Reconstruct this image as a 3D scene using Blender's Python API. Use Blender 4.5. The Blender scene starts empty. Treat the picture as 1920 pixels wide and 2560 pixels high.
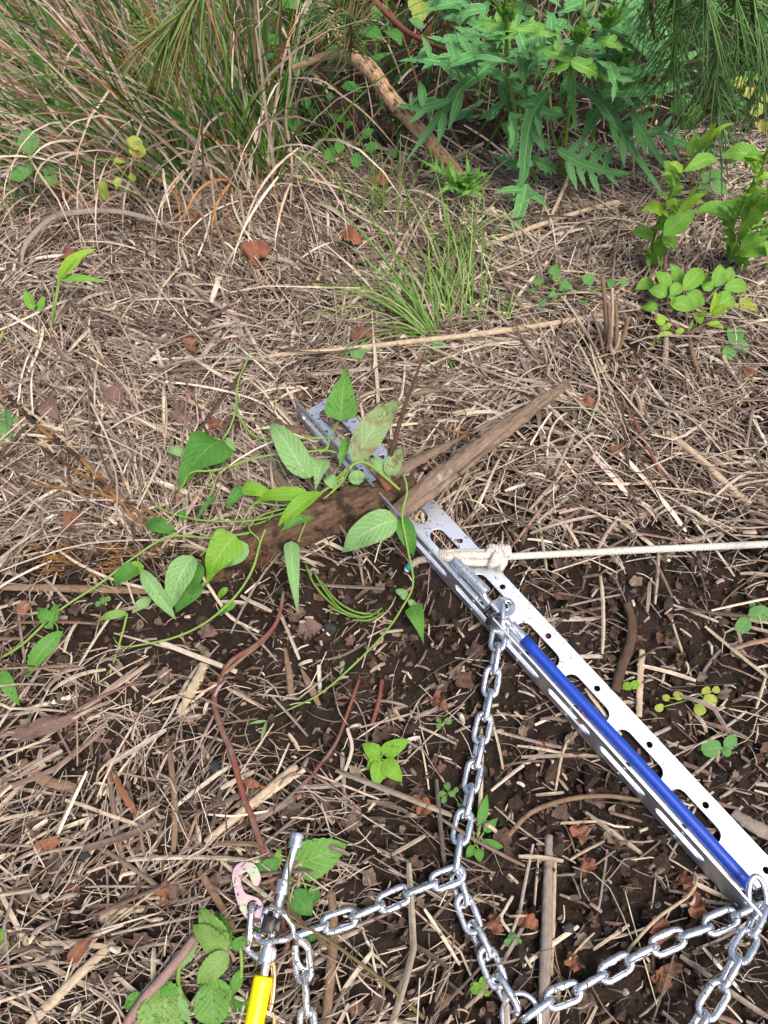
import bpy, math, random
import numpy as np
from mathutils import Vector, Matrix

# ------------------------------------------------------------------ camera, sky, sun, exposure
scene = bpy.context.scene
COL = scene.collection
RNG = np.random.default_rng(7)
random.seed(7)
TH, FPX, HC = math.radians(29.0), 1280 / math.tan(math.radians(67.3 / 2)), 0.86

cam_data = bpy.data.cameras.new('camera')
cam = bpy.data.objects.new('camera', cam_data)
COL.objects.link(cam)
cam_data.sensor_fit = 'VERTICAL'
cam_data.angle_y = math.radians(67.3)
cam_data.clip_start, cam_data.clip_end = 0.02, 200
cam.location = (0, 0, HC)
cam.rotation_euler = (TH, 0, 0)
scene.camera = cam

world = bpy.data.worlds.new('World')
scene.world = world
world.use_nodes = True
wn = world.node_tree
sky = wn.nodes.new('ShaderNodeTexSky')
sky.sky_type = 'NISHITA'
sky.sun_disc = False
SUN_EL, SUN_AZ = math.radians(64), math.radians(142)
sky.sun_elevation = SUN_EL
sky.sun_rotation = SUN_AZ
sky.air_density, sky.dust_density, sky.ozone_density = 1.0, 7.0, 0.5
bg = wn.nodes['Background']
wn.links.new(sky.outputs['Color'], bg.inputs['Color'])
bg.inputs['Strength'].default_value = 0.12

sun_data = bpy.data.lights.new('sun', 'SUN')
sun = bpy.data.objects.new('sun', sun_data)
COL.objects.link(sun)
sun_data.energy = 1.5
sun_data.angle = math.radians(24)
sun_data.color = (1.0, 0.93, 0.82)
# sky: rotation measured from +Y towards +X
sd = Vector((math.sin(SUN_AZ) * math.cos(SUN_EL), math.cos(SUN_AZ) * math.cos(SUN_EL), math.sin(SUN_EL)))
sun.rotation_euler = sd.to_track_quat('Z', 'Y').to_euler()
sun.location = (0, 0, 3)

vs = scene.view_settings
vs.view_transform = 'Standard'
vs.look = 'None'
vs.exposure = 0.82
vs.gamma = 1
vs.use_curve_mapping = False

# ------------------------------------------------------------------ helpers
CT, ST = math.cos(TH), math.sin(TH)


def smooth01(x):
    x = np.clip(x, 0, 1)
    return x * x * (3 - 2 * x)


def vnoise(x, y, f, seed):
    """lattice value noise in 0..1"""
    x = np.asarray(x) * f + seed * 17.31
    y = np.asarray(y) * f + seed * 9.73
    xi, yi = np.floor(x).astype(np.int64), np.floor(y).astype(np.int64)
    fx, fy = x - xi, y - yi
    fx, fy = fx * fx * (3 - 2 * fx), fy * fy * (3 - 2 * fy)

    def h(a, b):
        n = (a * 374761393 + b * 668265263 + seed * 1442695041) & 0x7FFFFFFF
        n = ((n ^ (n >> 13)) * 1274126177) & 0x7FFFFFFF
        n = (n ^ (n >> 16)) & 0xFFFF
        return n / 65535.0
    return (h(xi, yi) * (1 - fx) + h(xi + 1, yi) * fx) * (1 - fy) + (h(xi, yi + 1) * (1 - fx) + h(xi + 1, yi + 1) * fx) * fy


BAR_A = np.array([-0.1169, 0.6261])
BAR_D = np.array([0.61646, -0.78739])
BAR_N = np.array([0.78739, 0.61646])


def bar_dist(x, y):
    """distance outside the footprint of the steel angle (0 inside)"""
    u = (x - BAR_A[0]) * BAR_D[0] + (y - BAR_A[1]) * BAR_D[1]
    v = (x - BAR_A[0]) * BAR_N[0] + (y - BAR_A[1]) * BAR_N[1]
    du = np.maximum(np.maximum(-u, u - 0.775), 0)
    dv = np.maximum(np.maximum(-v, v - 0.06), 0)
    return np.hypot(du, dv)


def ground_raw(px, py, h):
    d = ((px - 960) / FPX, CT * (1280 - py) / FPX + ST, ST * (1280 - py) / FPX - CT)
    t = (h - HC) / d[2]
    return np.array([d[0] * t, d[1] * t, HC + d[2] * t])


BUMPS = []
for (bx, by, br, bh) in [(1075, 1480, .045, -.018), (960, 1440, .06, -.014), (480, 1600, .07, -.012), (1600, 900, .05, .014),
                         (700, 1800, .05, -.010), (1400, 1960, .07, -.010), (1560, 1400, .08, .008), (300, 900, .2, .012),
                         (650, 700, .22, .012), (1150, 1560, .05, -.012), (1400, 2280, .06, -.008), (250, 2150, .12, .008),
                         (560, 1340, .05, .008), (330, 1390, .05, -.008)]:
    p = ground_raw(bx, by, 0)
    BUMPS.append((p[0], p[1], br, bh))


def g(x, y):
    """ground height"""
    z = (vnoise(x, y, 4, 3) - .5) * .022 + (vnoise(x, y, 11, 5) - .5) * .010
    for (bx, by, br, bh) in BUMPS:
        z = z + bh * np.exp(-((x - bx) ** 2 + (y - by) ** 2) / (br * br))
    k = smooth01(bar_dist(x, y) / 0.05)
    z = z * k - 0.004 * (1 - k)
    r = np.maximum(np.hypot(x, y - .8) - 2.5, 0)
    return z * np.exp(-r)


def P(px, py, h=0.0):
    """the point h above the ground seen at pixel (px, py) of the 1920x2560 photograph"""
    z = h
    for _ in range(4):
        p = ground_raw(px, py, z)
        z = float(g(p[0], p[1])) + h
    return Vector(ground_raw(px, py, z))


def proj(x, y, z):
    zz = z - HC
    xc = x
    yc = CT * y + ST * zz
    zc = -ST * y + CT * zz
    zc = np.where(zc > -0.02, -0.02, zc)
    return 960 + FPX * xc / -zc, 1280 - FPX * yc / -zc


def pscale(p):
    """pixels per metre at a point"""
    return FPX / max(.05, ST * p[1] - CT * (p[2] - HC))


def PP(pts, h=0.0):
    return [P(q[0], q[1], q[2] if len(q) > 2 else h) for q in pts]


def catmull(pts, n):
    pts = np.array([tuple(p) for p in pts], float)
    if len(pts) == 2:
        t = np.linspace(0, 1, n)[:, None]
        return pts[0] * (1 - t) + pts[1] * t
    ext = np.vstack([2 * pts[0] - pts[1], pts, 2 * pts[-1] - pts[-2]])
    seg = np.linalg.norm(np.diff(pts, axis=0), axis=1)
    cum = np.concatenate([[0], np.cumsum(seg)])
    s = np.linspace(0, cum[-1], n)
    out = np.zeros((n, 3))
    for i, v in enumerate(s):
        k = min(int(np.searchsorted(cum, v, side='right')) - 1, len(pts) - 2)
        t = (v - cum[k]) / max(seg[k], 1e-9)
        p0, p1, p2, p3 = ext[k], ext[k + 1], ext[k + 2], ext[k + 3]
        out[i] = .5 * (2 * p1 + (p2 - p0) * t + (2 * p0 - 5 * p1 + 4 * p2 - p3) * t * t + (3 * p1 - p0 - 3 * p2 + p3) * t ** 3)
    return out


def norm(v):
    return v / np.maximum(np.linalg.norm(v, axis=-1, keepdims=True), 1e-9)


def mesh_data(name, V, F, mat=None, uv=None, col=None, smooth=True):
    """V (n,3), F (m,4) quads with -1 for triangles or (m,3)"""
    V = np.asarray(V, np.float32)
    F = np.asarray(F, np.int32)
    me = bpy.data.meshes.new(name)
    if F.shape[1] == 4 and (F[:, 3] < 0).any():
        cnt = np.where(F[:, 3] < 0, 3, 4).astype(np.int32)
        loops = F.reshape(-1)
        loops = loops[loops >= 0]
    else:
        cnt = np.full(len(F), F.shape[1], np.int32)
        loops = F.reshape(-1)
    me.vertices.add(len(V))
    me.vertices.foreach_set('co', V.reshape(-1))
    me.loops.add(len(loops))
    me.loops.foreach_set('vertex_index', loops.astype(np.int32))
    me.polygons.add(len(cnt))
    st = np.concatenate([[0], np.cumsum(cnt)[:-1]]).astype(np.int32)
    me.polygons.foreach_set('loop_start', st)
    me.polygons.foreach_set('loop_total', cnt)
    me.polygons.foreach_set('use_smooth', np.full(len(cnt), smooth, bool))
    if uv is not None:
        l = me.uv_layers.new(name='UVMap')
        l.data.foreach_set('uv', np.asarray(uv, np.float32)[loops].reshape(-1))
    if col is not None:
        a = me.color_attributes.new('Col', 'FLOAT_COLOR', 'POINT')
        c = np.ones((len(V), 4), np.float32)
        c[:, :3] = col
        a.data.foreach_set('color', c.reshape(-1))
    if mat:
        me.materials.append(mat)
    me.update(calc_edges=True)
    return me


def link(name, me, parent=None, loc=(0, 0, 0)):
    o = bpy.data.objects.new(name, me)
    COL.objects.link(o)
    o.location = loc
    if parent is not None:
        o.parent = parent
    return o


def tag(o, label, cat, group=None):
    o['label'] = label
    o['category'] = cat
    if group:
        o['group'] = group
    return o


def abs_loc(o):
    v = Vector(o.location)
    while o.parent is not None:
        o = o.parent
        v = v + Vector(o.location)
    return v


def thing(name, label, cat, loc, group=None):
    o = bpy.data.objects.new(name, None)
    COL.objects.link(o)
    o.location = Vector(loc)
    o.empty_display_size = 0.02
    return tag(o, label, cat, group)


class MB:
    """collects pieces given in world coordinates"""

    def __init__(self):
        self.V, self.F, self.U, self.C, self.n = [], [], [], [], 0

    def add(self, V, F, U=None, C=None):
        V = np.asarray(V, float)
        F = np.asarray(F, int)
        if F.shape[1] == 3:
            F = np.hstack([F, -np.ones((len(F), 1), int)])
        self.V.append(V)
        self.F.append(np.where(F >= 0, F + self.n, -1))
        self.U.append(np.zeros((len(V), 2)) if U is None else np.asarray(U))
        self.C.append(np.ones((len(V), 3)) if C is None else np.broadcast_to(np.asarray(C, float), (len(V), 3)))
        self.n += len(V)
        return self

    def build(self, name, mat, parent=None, origin=None, smooth=True, kind=None):
        V, F, U, C = np.vstack(self.V), np.vstack(self.F), np.vstack(self.U), np.vstack(self.C)
        if origin is None:
            origin = abs_loc(parent) if parent is not None else Vector(V[V[:, 2].argmin()])
        o = link(name, mesh_data(name, V - np.array(origin), F, mat, U, C, smooth), parent)
        o.location = Vector(origin) - (abs_loc(parent) if parent is not None else Vector((0, 0, 0)))
        if kind:
            o['kind'] = kind
        return o


def tube_geo(pts, rad, n=8, steps=None, rfun=None, flat=1.0, twist=0.0, up=(0, 0, 1), spline=True, caps=True):
    """tapered tube along pts; rad is a number or list along the path; flat squashes it along its own up"""
    steps = steps or max(6, 4 * len(pts))
    C = catmull(pts, steps) if spline else np.array([tuple(p) for p in pts], float)
    steps = len(C)
    r = np.interp(np.linspace(0, 1, steps), np.linspace(0, 1, len(rad)), rad) if hasattr(rad, '__len__') else np.full(steps, rad)
    T = norm(np.gradient(C, axis=0))
    N = np.zeros_like(T)
    n0 = np.cross(np.cross(T[0], up), T[0])
    if np.linalg.norm(n0) < 1e-6:
        n0 = np.cross(T[0], (1, 0, 0))
    n0 = n0 / np.linalg.norm(n0)
    for i in range(steps):
        n0 = n0 - T[i] * n0.dot(T[i])
        n0 = n0 / max(np.linalg.norm(n0), 1e-9)
        N[i] = n0
    B = np.cross(T, N)
    a = np.linspace(0, 2 * math.pi, n, endpoint=False)
    s = np.linspace(0, 1, steps)
    A, S = np.meshgrid(a, s)
    R = r[:, None] * np.ones_like(A)
    if rfun is not None:
        R = R * rfun(A, S)
    A2 = A + twist * S
    V = C[:, None, :] + R[..., None] * (np.cos(A2)[..., None] * N[:, None, :] * flat + np.sin(A2)[..., None] * B[:, None, :])
    V = V.reshape(-1, 3)
    L = np.concatenate([[0], np.cumsum(np.linalg.norm(np.diff(C, axis=0), axis=1))])
    U = np.stack([A / (2 * math.pi), np.broadcast_to(L[:, None], A.shape)], -1).reshape(-1, 2)
    i, j = np.meshgrid(np.arange(steps - 1), np.arange(n), indexing='ij')
    F = np.stack([i * n + j, i * n + (j + 1) % n, (i + 1) * n + (j + 1) % n, (i + 1) * n + j], -1).reshape(-1, 4)
    if caps:
        V = np.vstack([V, C[0], C[-1]])
        U = np.vstack([U, [0, 0], [0, L[-1]]])
        k = steps * n
        jj = np.arange(n)
        c0 = np.stack([np.full(n, k), (jj + 1) % n, jj, np.full(n, -1)], -1)
        b = (steps - 1) * n
        c1 = np.stack([np.full(n, k + 1), b + jj, b + (jj + 1) % n, np.full(n, -1)], -1)
        F = np.vstack([F, c0, c1])
    return V, F, U


PROF = {
    'ovate': lambda t: np.sin(math.pi * t ** .62) ** .85,
    'heart': lambda t: np.minimum(1, (t / .10)) ** .5 * (1 - smooth01((t - .12) / .88) * .62 - .38 * np.clip((t - .1) / .9, 0, 1) ** 1.3),
    'lance': lambda t: np.sin(math.pi * t ** .75) ** 1.0,
    'narrow': lambda t: np.minimum(1, t / .12) ** .6 * (1 - t ** 1.6),
    'round': lambda t: np.sqrt(np.maximum(0, 1 - (2 * t - 1) ** 2)) ** .9,
    'blade': lambda t: np.minimum(1, .5 + t / .2) * (1 - t ** 2.2),
    'oval': lambda t: np.sin(math.pi * t ** .85) ** .7,
}


def leaf_geo(mid, width, up=(0, 0, 1), prof='ovate', fold=.2, nu=2, nv=10, ser=0.0, wav=0.0, seed=0, cup=0.0, roll=0.0, rag=0.0):
    M = catmull(mid, nv + 1)
    t = np.linspace(0, 1, nv + 1)
    w = PROF[prof](np.clip(t, 1e-4, 1)) * width * .5
    w[-1] = width * .004
    if ser:
        w = w * (1 + ser * (np.arange(nv + 1) % 2))
    T = norm(np.gradient(M, axis=0))
    upv = np.asarray(up, float)
    S = norm(np.cross(np.broadcast_to(upv, T.shape), T))
    N = np.cross(T, S)
    if roll:
        ra = roll * t[:, None]
        S, N = S * np.cos(ra) + N * np.sin(ra), N * np.cos(ra) - S * np.sin(ra)
    u = np.linspace(-1, 1, 2 * nu + 1)
    rs = np.random.RandomState(seed)
    ph = rs.rand(3) * 6.28
    tt, uu = np.meshgrid(t, u, indexing='ij')
    ww = w[:, None] * np.ones_like(uu)
    z = np.abs(uu) * ww * fold - cup * ww * uu ** 2 + wav * width * np.abs(uu) * np.sin(tt * 13 + ph[0] + np.sign(uu) * ph[1])
    z = z + width * .025 * np.sin(tt * 9 + ph[2]) * (1 - np.abs(uu))
    if rag:
        # a dry leaf's torn outline and crumpled face
        side = np.where(uu < 0, 1 + rag * rs.normal(0, 1, (nv + 1, 1)), 1 + rag * rs.normal(0, 1, (nv + 1, 1)))
        ww = ww * np.clip(side, .3, 1.5)
        z = z + width * rag * .35 * rs.normal(0, 1, uu.shape)
    V = M[:, None, :] + S[:, None, :] * (uu * ww)[..., None] + N[:, None, :] * z[..., None]
    if ser:
        V = V + T[:, None, :] * (np.abs(uu) * ww * .25)[..., None]
    V = V.reshape(-1, 3)
    U = np.stack([uu * .5 + .5, tt], -1).reshape(-1, 2)
    k = 2 * nu + 1
    i, j = np.meshgrid(np.arange(nv), np.arange(k - 1), indexing='ij')
    F = np.stack([i * k + j, i * k + j + 1, (i + 1) * k + j + 1, (i + 1) * k + j], -1).reshape(-1, 4)
    return V, F, U


def look_up(p, jit=.25, rs=random):
    """a leaf's facing: between straight up and the open side of the clearing, with some scatter"""
    v = Vector((0, -.35, 1.0)) + Vector((rs.uniform(-jit, jit), rs.uniform(-jit, jit), 0))
    return tuple(v.normalized())


def leaf_mid(b, t, bulge=.08, sag=0.0):
    b, t = Vector(b), Vector(t)
    L = (t - b).length
    up = Vector((0, 0, 1))
    return [b, b.lerp(t, .3) + up * L * bulge * .8, b.lerp(t, .65) + up * L * bulge, t - up * L * sag]


LEAF_SEED = [0]


def px_leaf(root, b, t, wpx, mat, prof='ovate', fold=.22, ser=0.0, wav=.03, bulge=.08, name='leaf', nv=10, up=None, cup=0.0, jit=.25, roll=0.0, label=None, rag=0.0):
    """one leaf from its base to its tip as seen in the photograph (pixel, pixel, height)"""
    B, T = P(*b), P(*t)
    LEAF_SEED[0] += 1
    m = leaf_mid(B, T, bulge)
    w = wpx / pscale(B.lerp(T, .5))
    if ser:
        nv = max(nv, 18)
    mb = MB().add(*leaf_geo(m, w, up or look_up(B, jit), prof, fold, 2, nv, ser, wav, LEAF_SEED[0], cup, roll, rag))
    o = mb.build(name, mat, root)
    if label:
        o['label'] = label
    return o


# ------------------------------------------------------------------ materials
def new_mat(name):
    m = bpy.data.materials.new(name)
    m.use_nodes = True
    nt = m.node_tree
    return m, nt, nt.nodes, nt.links, nt.nodes['Principled BSDF']


def nd(nt, typ, **kw):
    n = nt.nodes.new(typ)
    for k, v in kw.items():
        if k in n.inputs:
            n.inputs[k].default_value = v
        else:
            setattr(n, k, v)
    return n


def ramp(nt, stops, interp='LINEAR'):
    r = nt.nodes.new('ShaderNodeValToRGB')
    e = r.color_ramp.elements
    r.color_ramp.interpolation = interp
    while len(e) < len(stops):
        e.new(.5)
    for i, (p, c) in enumerate(stops):
        e[i].position = p
        e[i].color = (*c, 1) if len(c) == 3 else c
    return r


def mixc(nt, fac, a, b, mode='MIX'):
    m = nt.nodes.new('ShaderNodeMix')
    m.data_type = 'RGBA'
    m.blend_type = mode
    L = nt.links
    for sock, v in ((m.inputs[0], fac), (m.inputs[6], a), (m.inputs[7], b)):
        if hasattr(v, 'is_output'):
            L.new(v, sock)
        elif isinstance(v, (int, float)):
            sock.default_value = v
        else:
            sock.default_value = (*v, 1)
    return m.outputs[2]


def mth(nt, op, a, b=None, c=None):
    m = nt.nodes.new('ShaderNodeMath')
    m.operation = op
    for i, v in enumerate((a, b, c)):
        if v is None:
            continue
        if hasattr(v, 'is_output'):
            nt.links.new(v, m.inputs[i])
        else:
            m.inputs[i].default_value = v
    return m.outputs[0]


def noise(nt, scale, detail=3, rough=.55, vec=None, dist=0.0):
    n = nd(nt, 'ShaderNodeTexNoise', Scale=scale, Detail=detail, Roughness=rough, Distortion=dist)
    if vec is not None:
        nt.links.new(vec, n.inputs['Vector'])
    return n.outputs['Fac']


def bump(nt, h, strength, dist, bsdf):
    b = nd(nt, 'ShaderNodeBump', Strength=strength, Distance=dist)
    nt.links.new(h, b.inputs['Height'])
    nt.links.new(b.outputs[0], bsdf.inputs['Normal'])


def objvec(nt):
    return nt.nodes.new('ShaderNodeTexCoord').outputs['Object']


def geopos(nt):
    return nt.nodes.new('ShaderNodeNewGeometry').outputs['Position']


def attr_mat(name, rough=.75, contrast=.5, scale=220, spec=.3, trans=0.0, streaks=False):
    """litter, pebbles, blades: own colour per piece with fine grain"""
    m, nt, N, L, b = new_mat(name)
    a = nd(nt, 'ShaderNodeAttribute', attribute_name='Col')
    nz = noise(nt, scale, 3, .6, geopos(nt))
    r = ramp(nt, [(.25, (1 - contrast,) * 3), (.75, (1 + contrast * .6,) * 3)])
    if streaks:
        mp = nd(nt, 'ShaderNodeMapping')
        mp.inputs['Scale'].default_value = (5, 1, 1)
        L.new(nt.nodes.new('ShaderNodeUVMap').outputs[0], mp.inputs[0])
        nz = mth(nt, 'ADD', mth(nt, 'MULTIPLY', nz, .4), mth(nt, 'MULTIPLY', noise(nt, 1.0, 4, .6, mp.outputs[0]), .6))
    L.new(nz, r.inputs[0])
    c = mixc(nt, 1.0, a.outputs['Color'], r.outputs[0], 'MULTIPLY')
    L.new(c, b.inputs['Base Color'])
    b.inputs['Roughness'].default_value = rough
    b.inputs['Specular IOR Level'].default_value = spec
    bump(nt, nz, .5, .001, b)
    if trans:
        t = nd(nt, 'ShaderNodeBsdfTranslucent')
        L.new(c, t.inputs['Color'])
        mx = nd(nt, 'ShaderNodeMixShader', Fac=trans)
        L.new(b.outputs[0], mx.inputs[1])
        L.new(t.outputs[0], mx.inputs[2])
        L.new(mx.outputs[0], N['Material Output'].inputs['Surface'])
    return m


def leaf_mat(name, c1, c2, vein, veinw=.035, side=.35, spots=0.0, edge=None, rough=.45, trans=.25, nside=9.0, blotch=None):
    m, nt, N, L, b = new_mat(name)
    uvn = nt.nodes.new('ShaderNodeUVMap')
    sep = nd(nt, 'ShaderNodeSeparateXYZ')
    L.new(uvn.outputs[0], sep.inputs[0])
    pos = geopos(nt)
    big = noise(nt, 45, 3, .6, pos)
    fine = noise(nt, 500, 2, .5, pos)
    c = mixc(nt, big, c1, c2)
    c = mixc(nt, .55, c, mixc(nt, fine, tuple(x * .6 for x in c1), tuple(min(1, x * 1.35) for x in c2)))
    au = mth(nt, 'ABSOLUTE', mth(nt, 'SUBTRACT', sep.outputs[0], .5))
    au = mth(nt, 'MULTIPLY', au, 2.0)
    midv = mth(nt, 'LESS_THAN', au, veinw)
    # side veins: bands of (v - k*|u|)
    q = mth(nt, 'SUBTRACT', sep.outputs[1], mth(nt, 'MULTIPLY', au, .28))
    fr = mth(nt, 'FRACT', mth(nt, 'MULTIPLY', q, nside))
    tri = mth(nt, 'ABSOLUTE', mth(nt, 'SUBTRACT', fr, .5))
    sv = mth(nt, 'MULTIPLY', mth(nt, 'LESS_THAN', tri, .07), side)
    fac = mth(nt, 'MAXIMUM', mth(nt, 'MULTIPLY', midv, .8), sv)
    c = mixc(nt, fac, c, vein)
    if edge:
        c = mixc(nt, mth(nt, 'MULTIPLY', mth(nt, 'GREATER_THAN', au, .86), .6), c, edge)
    if blotch:
        bz = noise(nt, 60, 2, .5, pos)
        rb = ramp(nt, [(.55, (0, 0, 0)), (.68, (1, 1, 1))])
        L.new(bz, rb.inputs[0])
        c = mixc(nt, rb.outputs[0], c, blotch)
    if spots:
        sp = noise(nt, 260, 3, .65, pos)
        rs = ramp(nt, [(.67 - .1 * spots, (0, 0, 0)), (.72 - .1 * spots, (1, 1, 1))])
        L.new(sp, rs.inputs[0])
        cl = noise(nt, 28, 2, .5, pos)
        rc = ramp(nt, [(.42, (0, 0, 0)), (.55, (1, 1, 1))])
        L.new(cl, rc.inputs[0])
        c = mixc(nt, mth(nt, 'MULTIPLY', mth(nt, 'MULTIPLY', rs.outputs[0], rc.outputs[0]), .7), c, (.03, .026, .016))
    L.new(c, b.inputs['Base Color'])
    b.inputs['Roughness'].default_value = rough + .1
    b.inputs['Specular IOR Level'].default_value = .28
    hgt = mth(nt, 'ADD', mth(nt, 'MULTIPLY', tri, .6), mth(nt, 'MULTIPLY', fine, .35))
    bump(nt, hgt, .6, .0016, b)
    t = nd(nt, 'ShaderNodeBsdfTranslucent')
    ct = mixc(nt, .5, c, (.25, .42, .04), 'MIX')
    L.new(ct, t.inputs['Color'])
    mx = nd(nt, 'ShaderNodeMixShader', Fac=trans)
    L.new(b.outputs[0], mx.inputs[1])
    L.new(t.outputs[0], mx.inputs[2])
    L.new(mx.outputs[0], N['Material Output'].inputs['Surface'])
    return m


def wood_mat(name, dark, light, scale=60, along=8, rough=.85, bumpd=.003, patch=None, moss=None, patch_at=(.56, .66)):
    """fibrous bark or stalk: noise stretched along the piece by its own UV"""
    m, nt, N, L, b = new_mat(name)
    uvn = nt.nodes.new('ShaderNodeUVMap')
    mp = nd(nt, 'ShaderNodeMapping')
    mp.inputs['Scale'].default_value = (14, along * .6, 1)
    L.new(uvn.outputs[0], mp.inputs[0])
    nz = noise(nt, 4, 5, .65, mp.outputs[0], .3)
    n2 = noise(nt, scale, 4, .6, geopos(nt))
    mixn = mth(nt, 'ADD', mth(nt, 'MULTIPLY', nz, .6), mth(nt, 'MULTIPLY', n2, .4))
    r = ramp(nt, [(.33, dark), (.52, tuple((a + c) / 2 for a, c in zip(dark, light))), (.68, light)])
    L.new(mixn, r.inputs[0])
    c = r.outputs[0]
    if patch:
        pz = noise(nt, 35, 3, .6, geopos(nt))
        rp = ramp(nt, [(patch_at[0], (0, 0, 0)), (patch_at[1], (1, 1, 1))])
        L.new(pz, rp.inputs[0])
        c = mixc(nt, rp.outputs[0], c, patch)
    L.new(c, b.inputs['Base Color'])
    b.inputs['Roughness'].default_value = rough
    b.inputs['Specular IOR Level'].default_value = .25
    bump(nt, mixn, .9, bumpd, b)
    return m


def metal_mat(name, col, rough=.28, dirt=0.0, dirt_grad=None, tint=None, vary=.12, dirt_scale=230, bumpd=.0003):
    m, nt, N, L, b = new_mat(name)
    pos = geopos(nt)
    n1 = noise(nt, 90, 3, .6, pos)
    c = mixc(nt, n1, tuple(x * (1 - vary) for x in col), col)
    if tint:
        r = ramp(nt, tint)
        L.new(noise(nt, 38, 2, .5, pos, .4), r.inputs[0])
        c = r.outputs[0]
    rr = mth(nt, 'ADD', rough - .14, mth(nt, 'ADD', mth(nt, 'MULTIPLY', noise(nt, 300, 3, .6, pos), .14), mth(nt, 'MULTIPLY', noise(nt, 34, 5, .7, pos, 1.5), .18)))
    met = 1.0
    if dirt:
        sp = noise(nt, dirt_scale, 4, .62, pos)
        thr = .63
        if dirt_grad is not None:
            # more mud near the buried end (distance along the piece, in its own coordinates)
            sx = nd(nt, 'ShaderNodeSeparateXYZ')
            L.new(objvec(nt), sx.inputs[0])
            mr = nd(nt, 'ShaderNodeMapRange')
            mr.inputs['From Min'].default_value, mr.inputs['From Max'].default_value = dirt_grad
            mr.inputs['To Min'].default_value, mr.inputs['To Max'].default_value = .022, -.11
            L.new(sx.outputs[0], mr.inputs['Value'])
            sp = mth(nt, 'ADD', sp, mr.outputs[0])
            cl = noise(nt, 40, 2, .5, pos)
            sp = mth(nt, 'ADD', sp, mth(nt, 'MULTIPLY', mth(nt, 'SUBTRACT', cl, .5), .25))
        rs = ramp(nt, [(thr - .1 * dirt, (0, 0, 0)), (thr + .05 - .1 * dirt, (1, 1, 1))])
        L.new(sp, rs.inputs[0])
        f = rs.outputs[0]
        c = mixc(nt, mth(nt, 'MULTIPLY', f, .9), c, (.05, .036, .026))
        met = mth(nt, 'SUBTRACT', 1.0, f)
        L.new(met, b.inputs['Metallic'])
        rr = mth(nt, 'ADD', rr, mth(nt, 'MULTIPLY', f, .5))
        bump(nt, f, .6, .0008, b)
    else:
        b.inputs['Metallic'].default_value = 1.0
        bump(nt, noise(nt, 400, 2, .5, pos), .2, bumpd, b)
    L.new(c, b.inputs['Base Color'])
    L.new(rr, b.inputs['Roughness'])
    return m


def plastic_mat(name, col, rough=.35, specks=False):
    m, nt, N, L, b = new_mat(name)
    pos = geopos(nt)
    c = mixc(nt, noise(nt, 60, 3, .6, pos), tuple(x * .82 for x in col), col)
    if specks:
        r = ramp(nt, [(.67, (0, 0, 0)), (.70, (1, 1, 1))])
        L.new(noise(nt, 170, 3, .6, pos), r.inputs[0])
        c = mixc(nt, r.outputs[0], c, (.03, .022, .015))
    L.new(c, b.inputs['Base Color'])
    L.new(mth(nt, 'ADD', rough - .08, mth(nt, 'MULTIPLY', noise(nt, 120, 3, .6, pos), .18)), b.inputs['Roughness'])
    bump(nt, noise(nt, 350, 2, .5, pos), .15, .0004, b)
    return m


M = {}
# soil
m, nt, N_, L_, b_ = new_mat('soil')
pos_ = geopos(nt)
r_ = ramp(nt, [(.28, (.010, .0065, .005)), (.5, (.026, .017, .0125)), (.72, (.06, .038, .027))])
s1 = mth(nt, 'ADD', mth(nt, 'MULTIPLY', noise(nt, 14, 5, .65, pos_), .5), mth(nt, 'MULTIPLY', noise(nt, 240, 5, .7, pos_), .5))
L_.new(s1, r_.inputs[0])
L_.new(r_.outputs[0], b_.inputs['Base Color'])
b_.inputs['Roughness'].default_value = .9
b_.inputs['Specular IOR Level'].default_value = .25
bump(nt, noise(nt, 330, 5, .7, pos_), 1.0, .004, b_)
M['soil'] = m
M['litter'] = attr_mat('dry_litter', .7, .75, 180, .3, 0, True)
M['leaf_litter'] = attr_mat('leaf_litter', .75, .55, 140, .25, .12)
M['clod'] = attr_mat('soil_crumbs', .92, .6, 260, .2)
M['blade'] = attr_mat('grass_blades', .5, .35, 90, .4, .25)
M['needle'] = attr_mat('pine_needles', .45, .3, 120, .4, .15)
M['fibre'] = attr_mat('rope_fibre', .9, .35, 420, .15)

M['vine'] = leaf_mat('vine_leaf', (.06, .19, .025), (.10, .28, .045), (.20, .36, .12), .03, .3, .8)
M['vine_dark'] = leaf_mat('vine_leaf_dark_and_shaded', (.04, .15, .02), (.07, .22, .035), (.13, .28, .07), .03, .25, .8)  # deeper green of some leaves, with shade painted into the colour for others
M['vine_pale'] = leaf_mat('vine_leaf_underside', (.13, .28, .09), (.20, .37, .14), (.32, .47, .24), .04, .6, .7, trans=.2, rough=.6)
M['vine_bright'] = leaf_mat('vine_leaf_young', (.10, .25, .012), (.17, .36, .03), (.26, .45, .10), .03, .3, .7)
M['vine_spotted'] = leaf_mat('vine_leaf_mottled', (.15, .25, .10), (.23, .33, .14), (.33, .42, .22), .04, .45, 1.2, blotch=(.20, .15, .085))
M['thistle'] = leaf_mat('thistle_leaf', (.055, .21, .058), (.10, .30, .088), (.30, .46, .25), .06, 0, 0, edge=(.26, .38, .24), rough=.42, trans=.15)
M['thistle_top'] = leaf_mat('thistle_young_leaf', (.12, .34, .045), (.18, .44, .07), (.38, .52, .22), .07, 0, 0, edge=(.30, .45, .22), rough=.42, trans=.25)
M['shrub'] = leaf_mat('shrub_leaf', (.11, .28, .035), (.17, .38, .05), (.30, .46, .15), .04, .4, 0, trans=.3)
M['shrub_young'] = leaf_mat('shrub_young_leaf', (.22, .42, .03), (.30, .50, .05), (.42, .56, .18), .04, .3, 0, trans=.35)
M['seedling'] = leaf_mat('seedling_leaf', (.07, .20, .05), (.12, .28, .08), (.18, .34, .14), .03, .2, .3)
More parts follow.
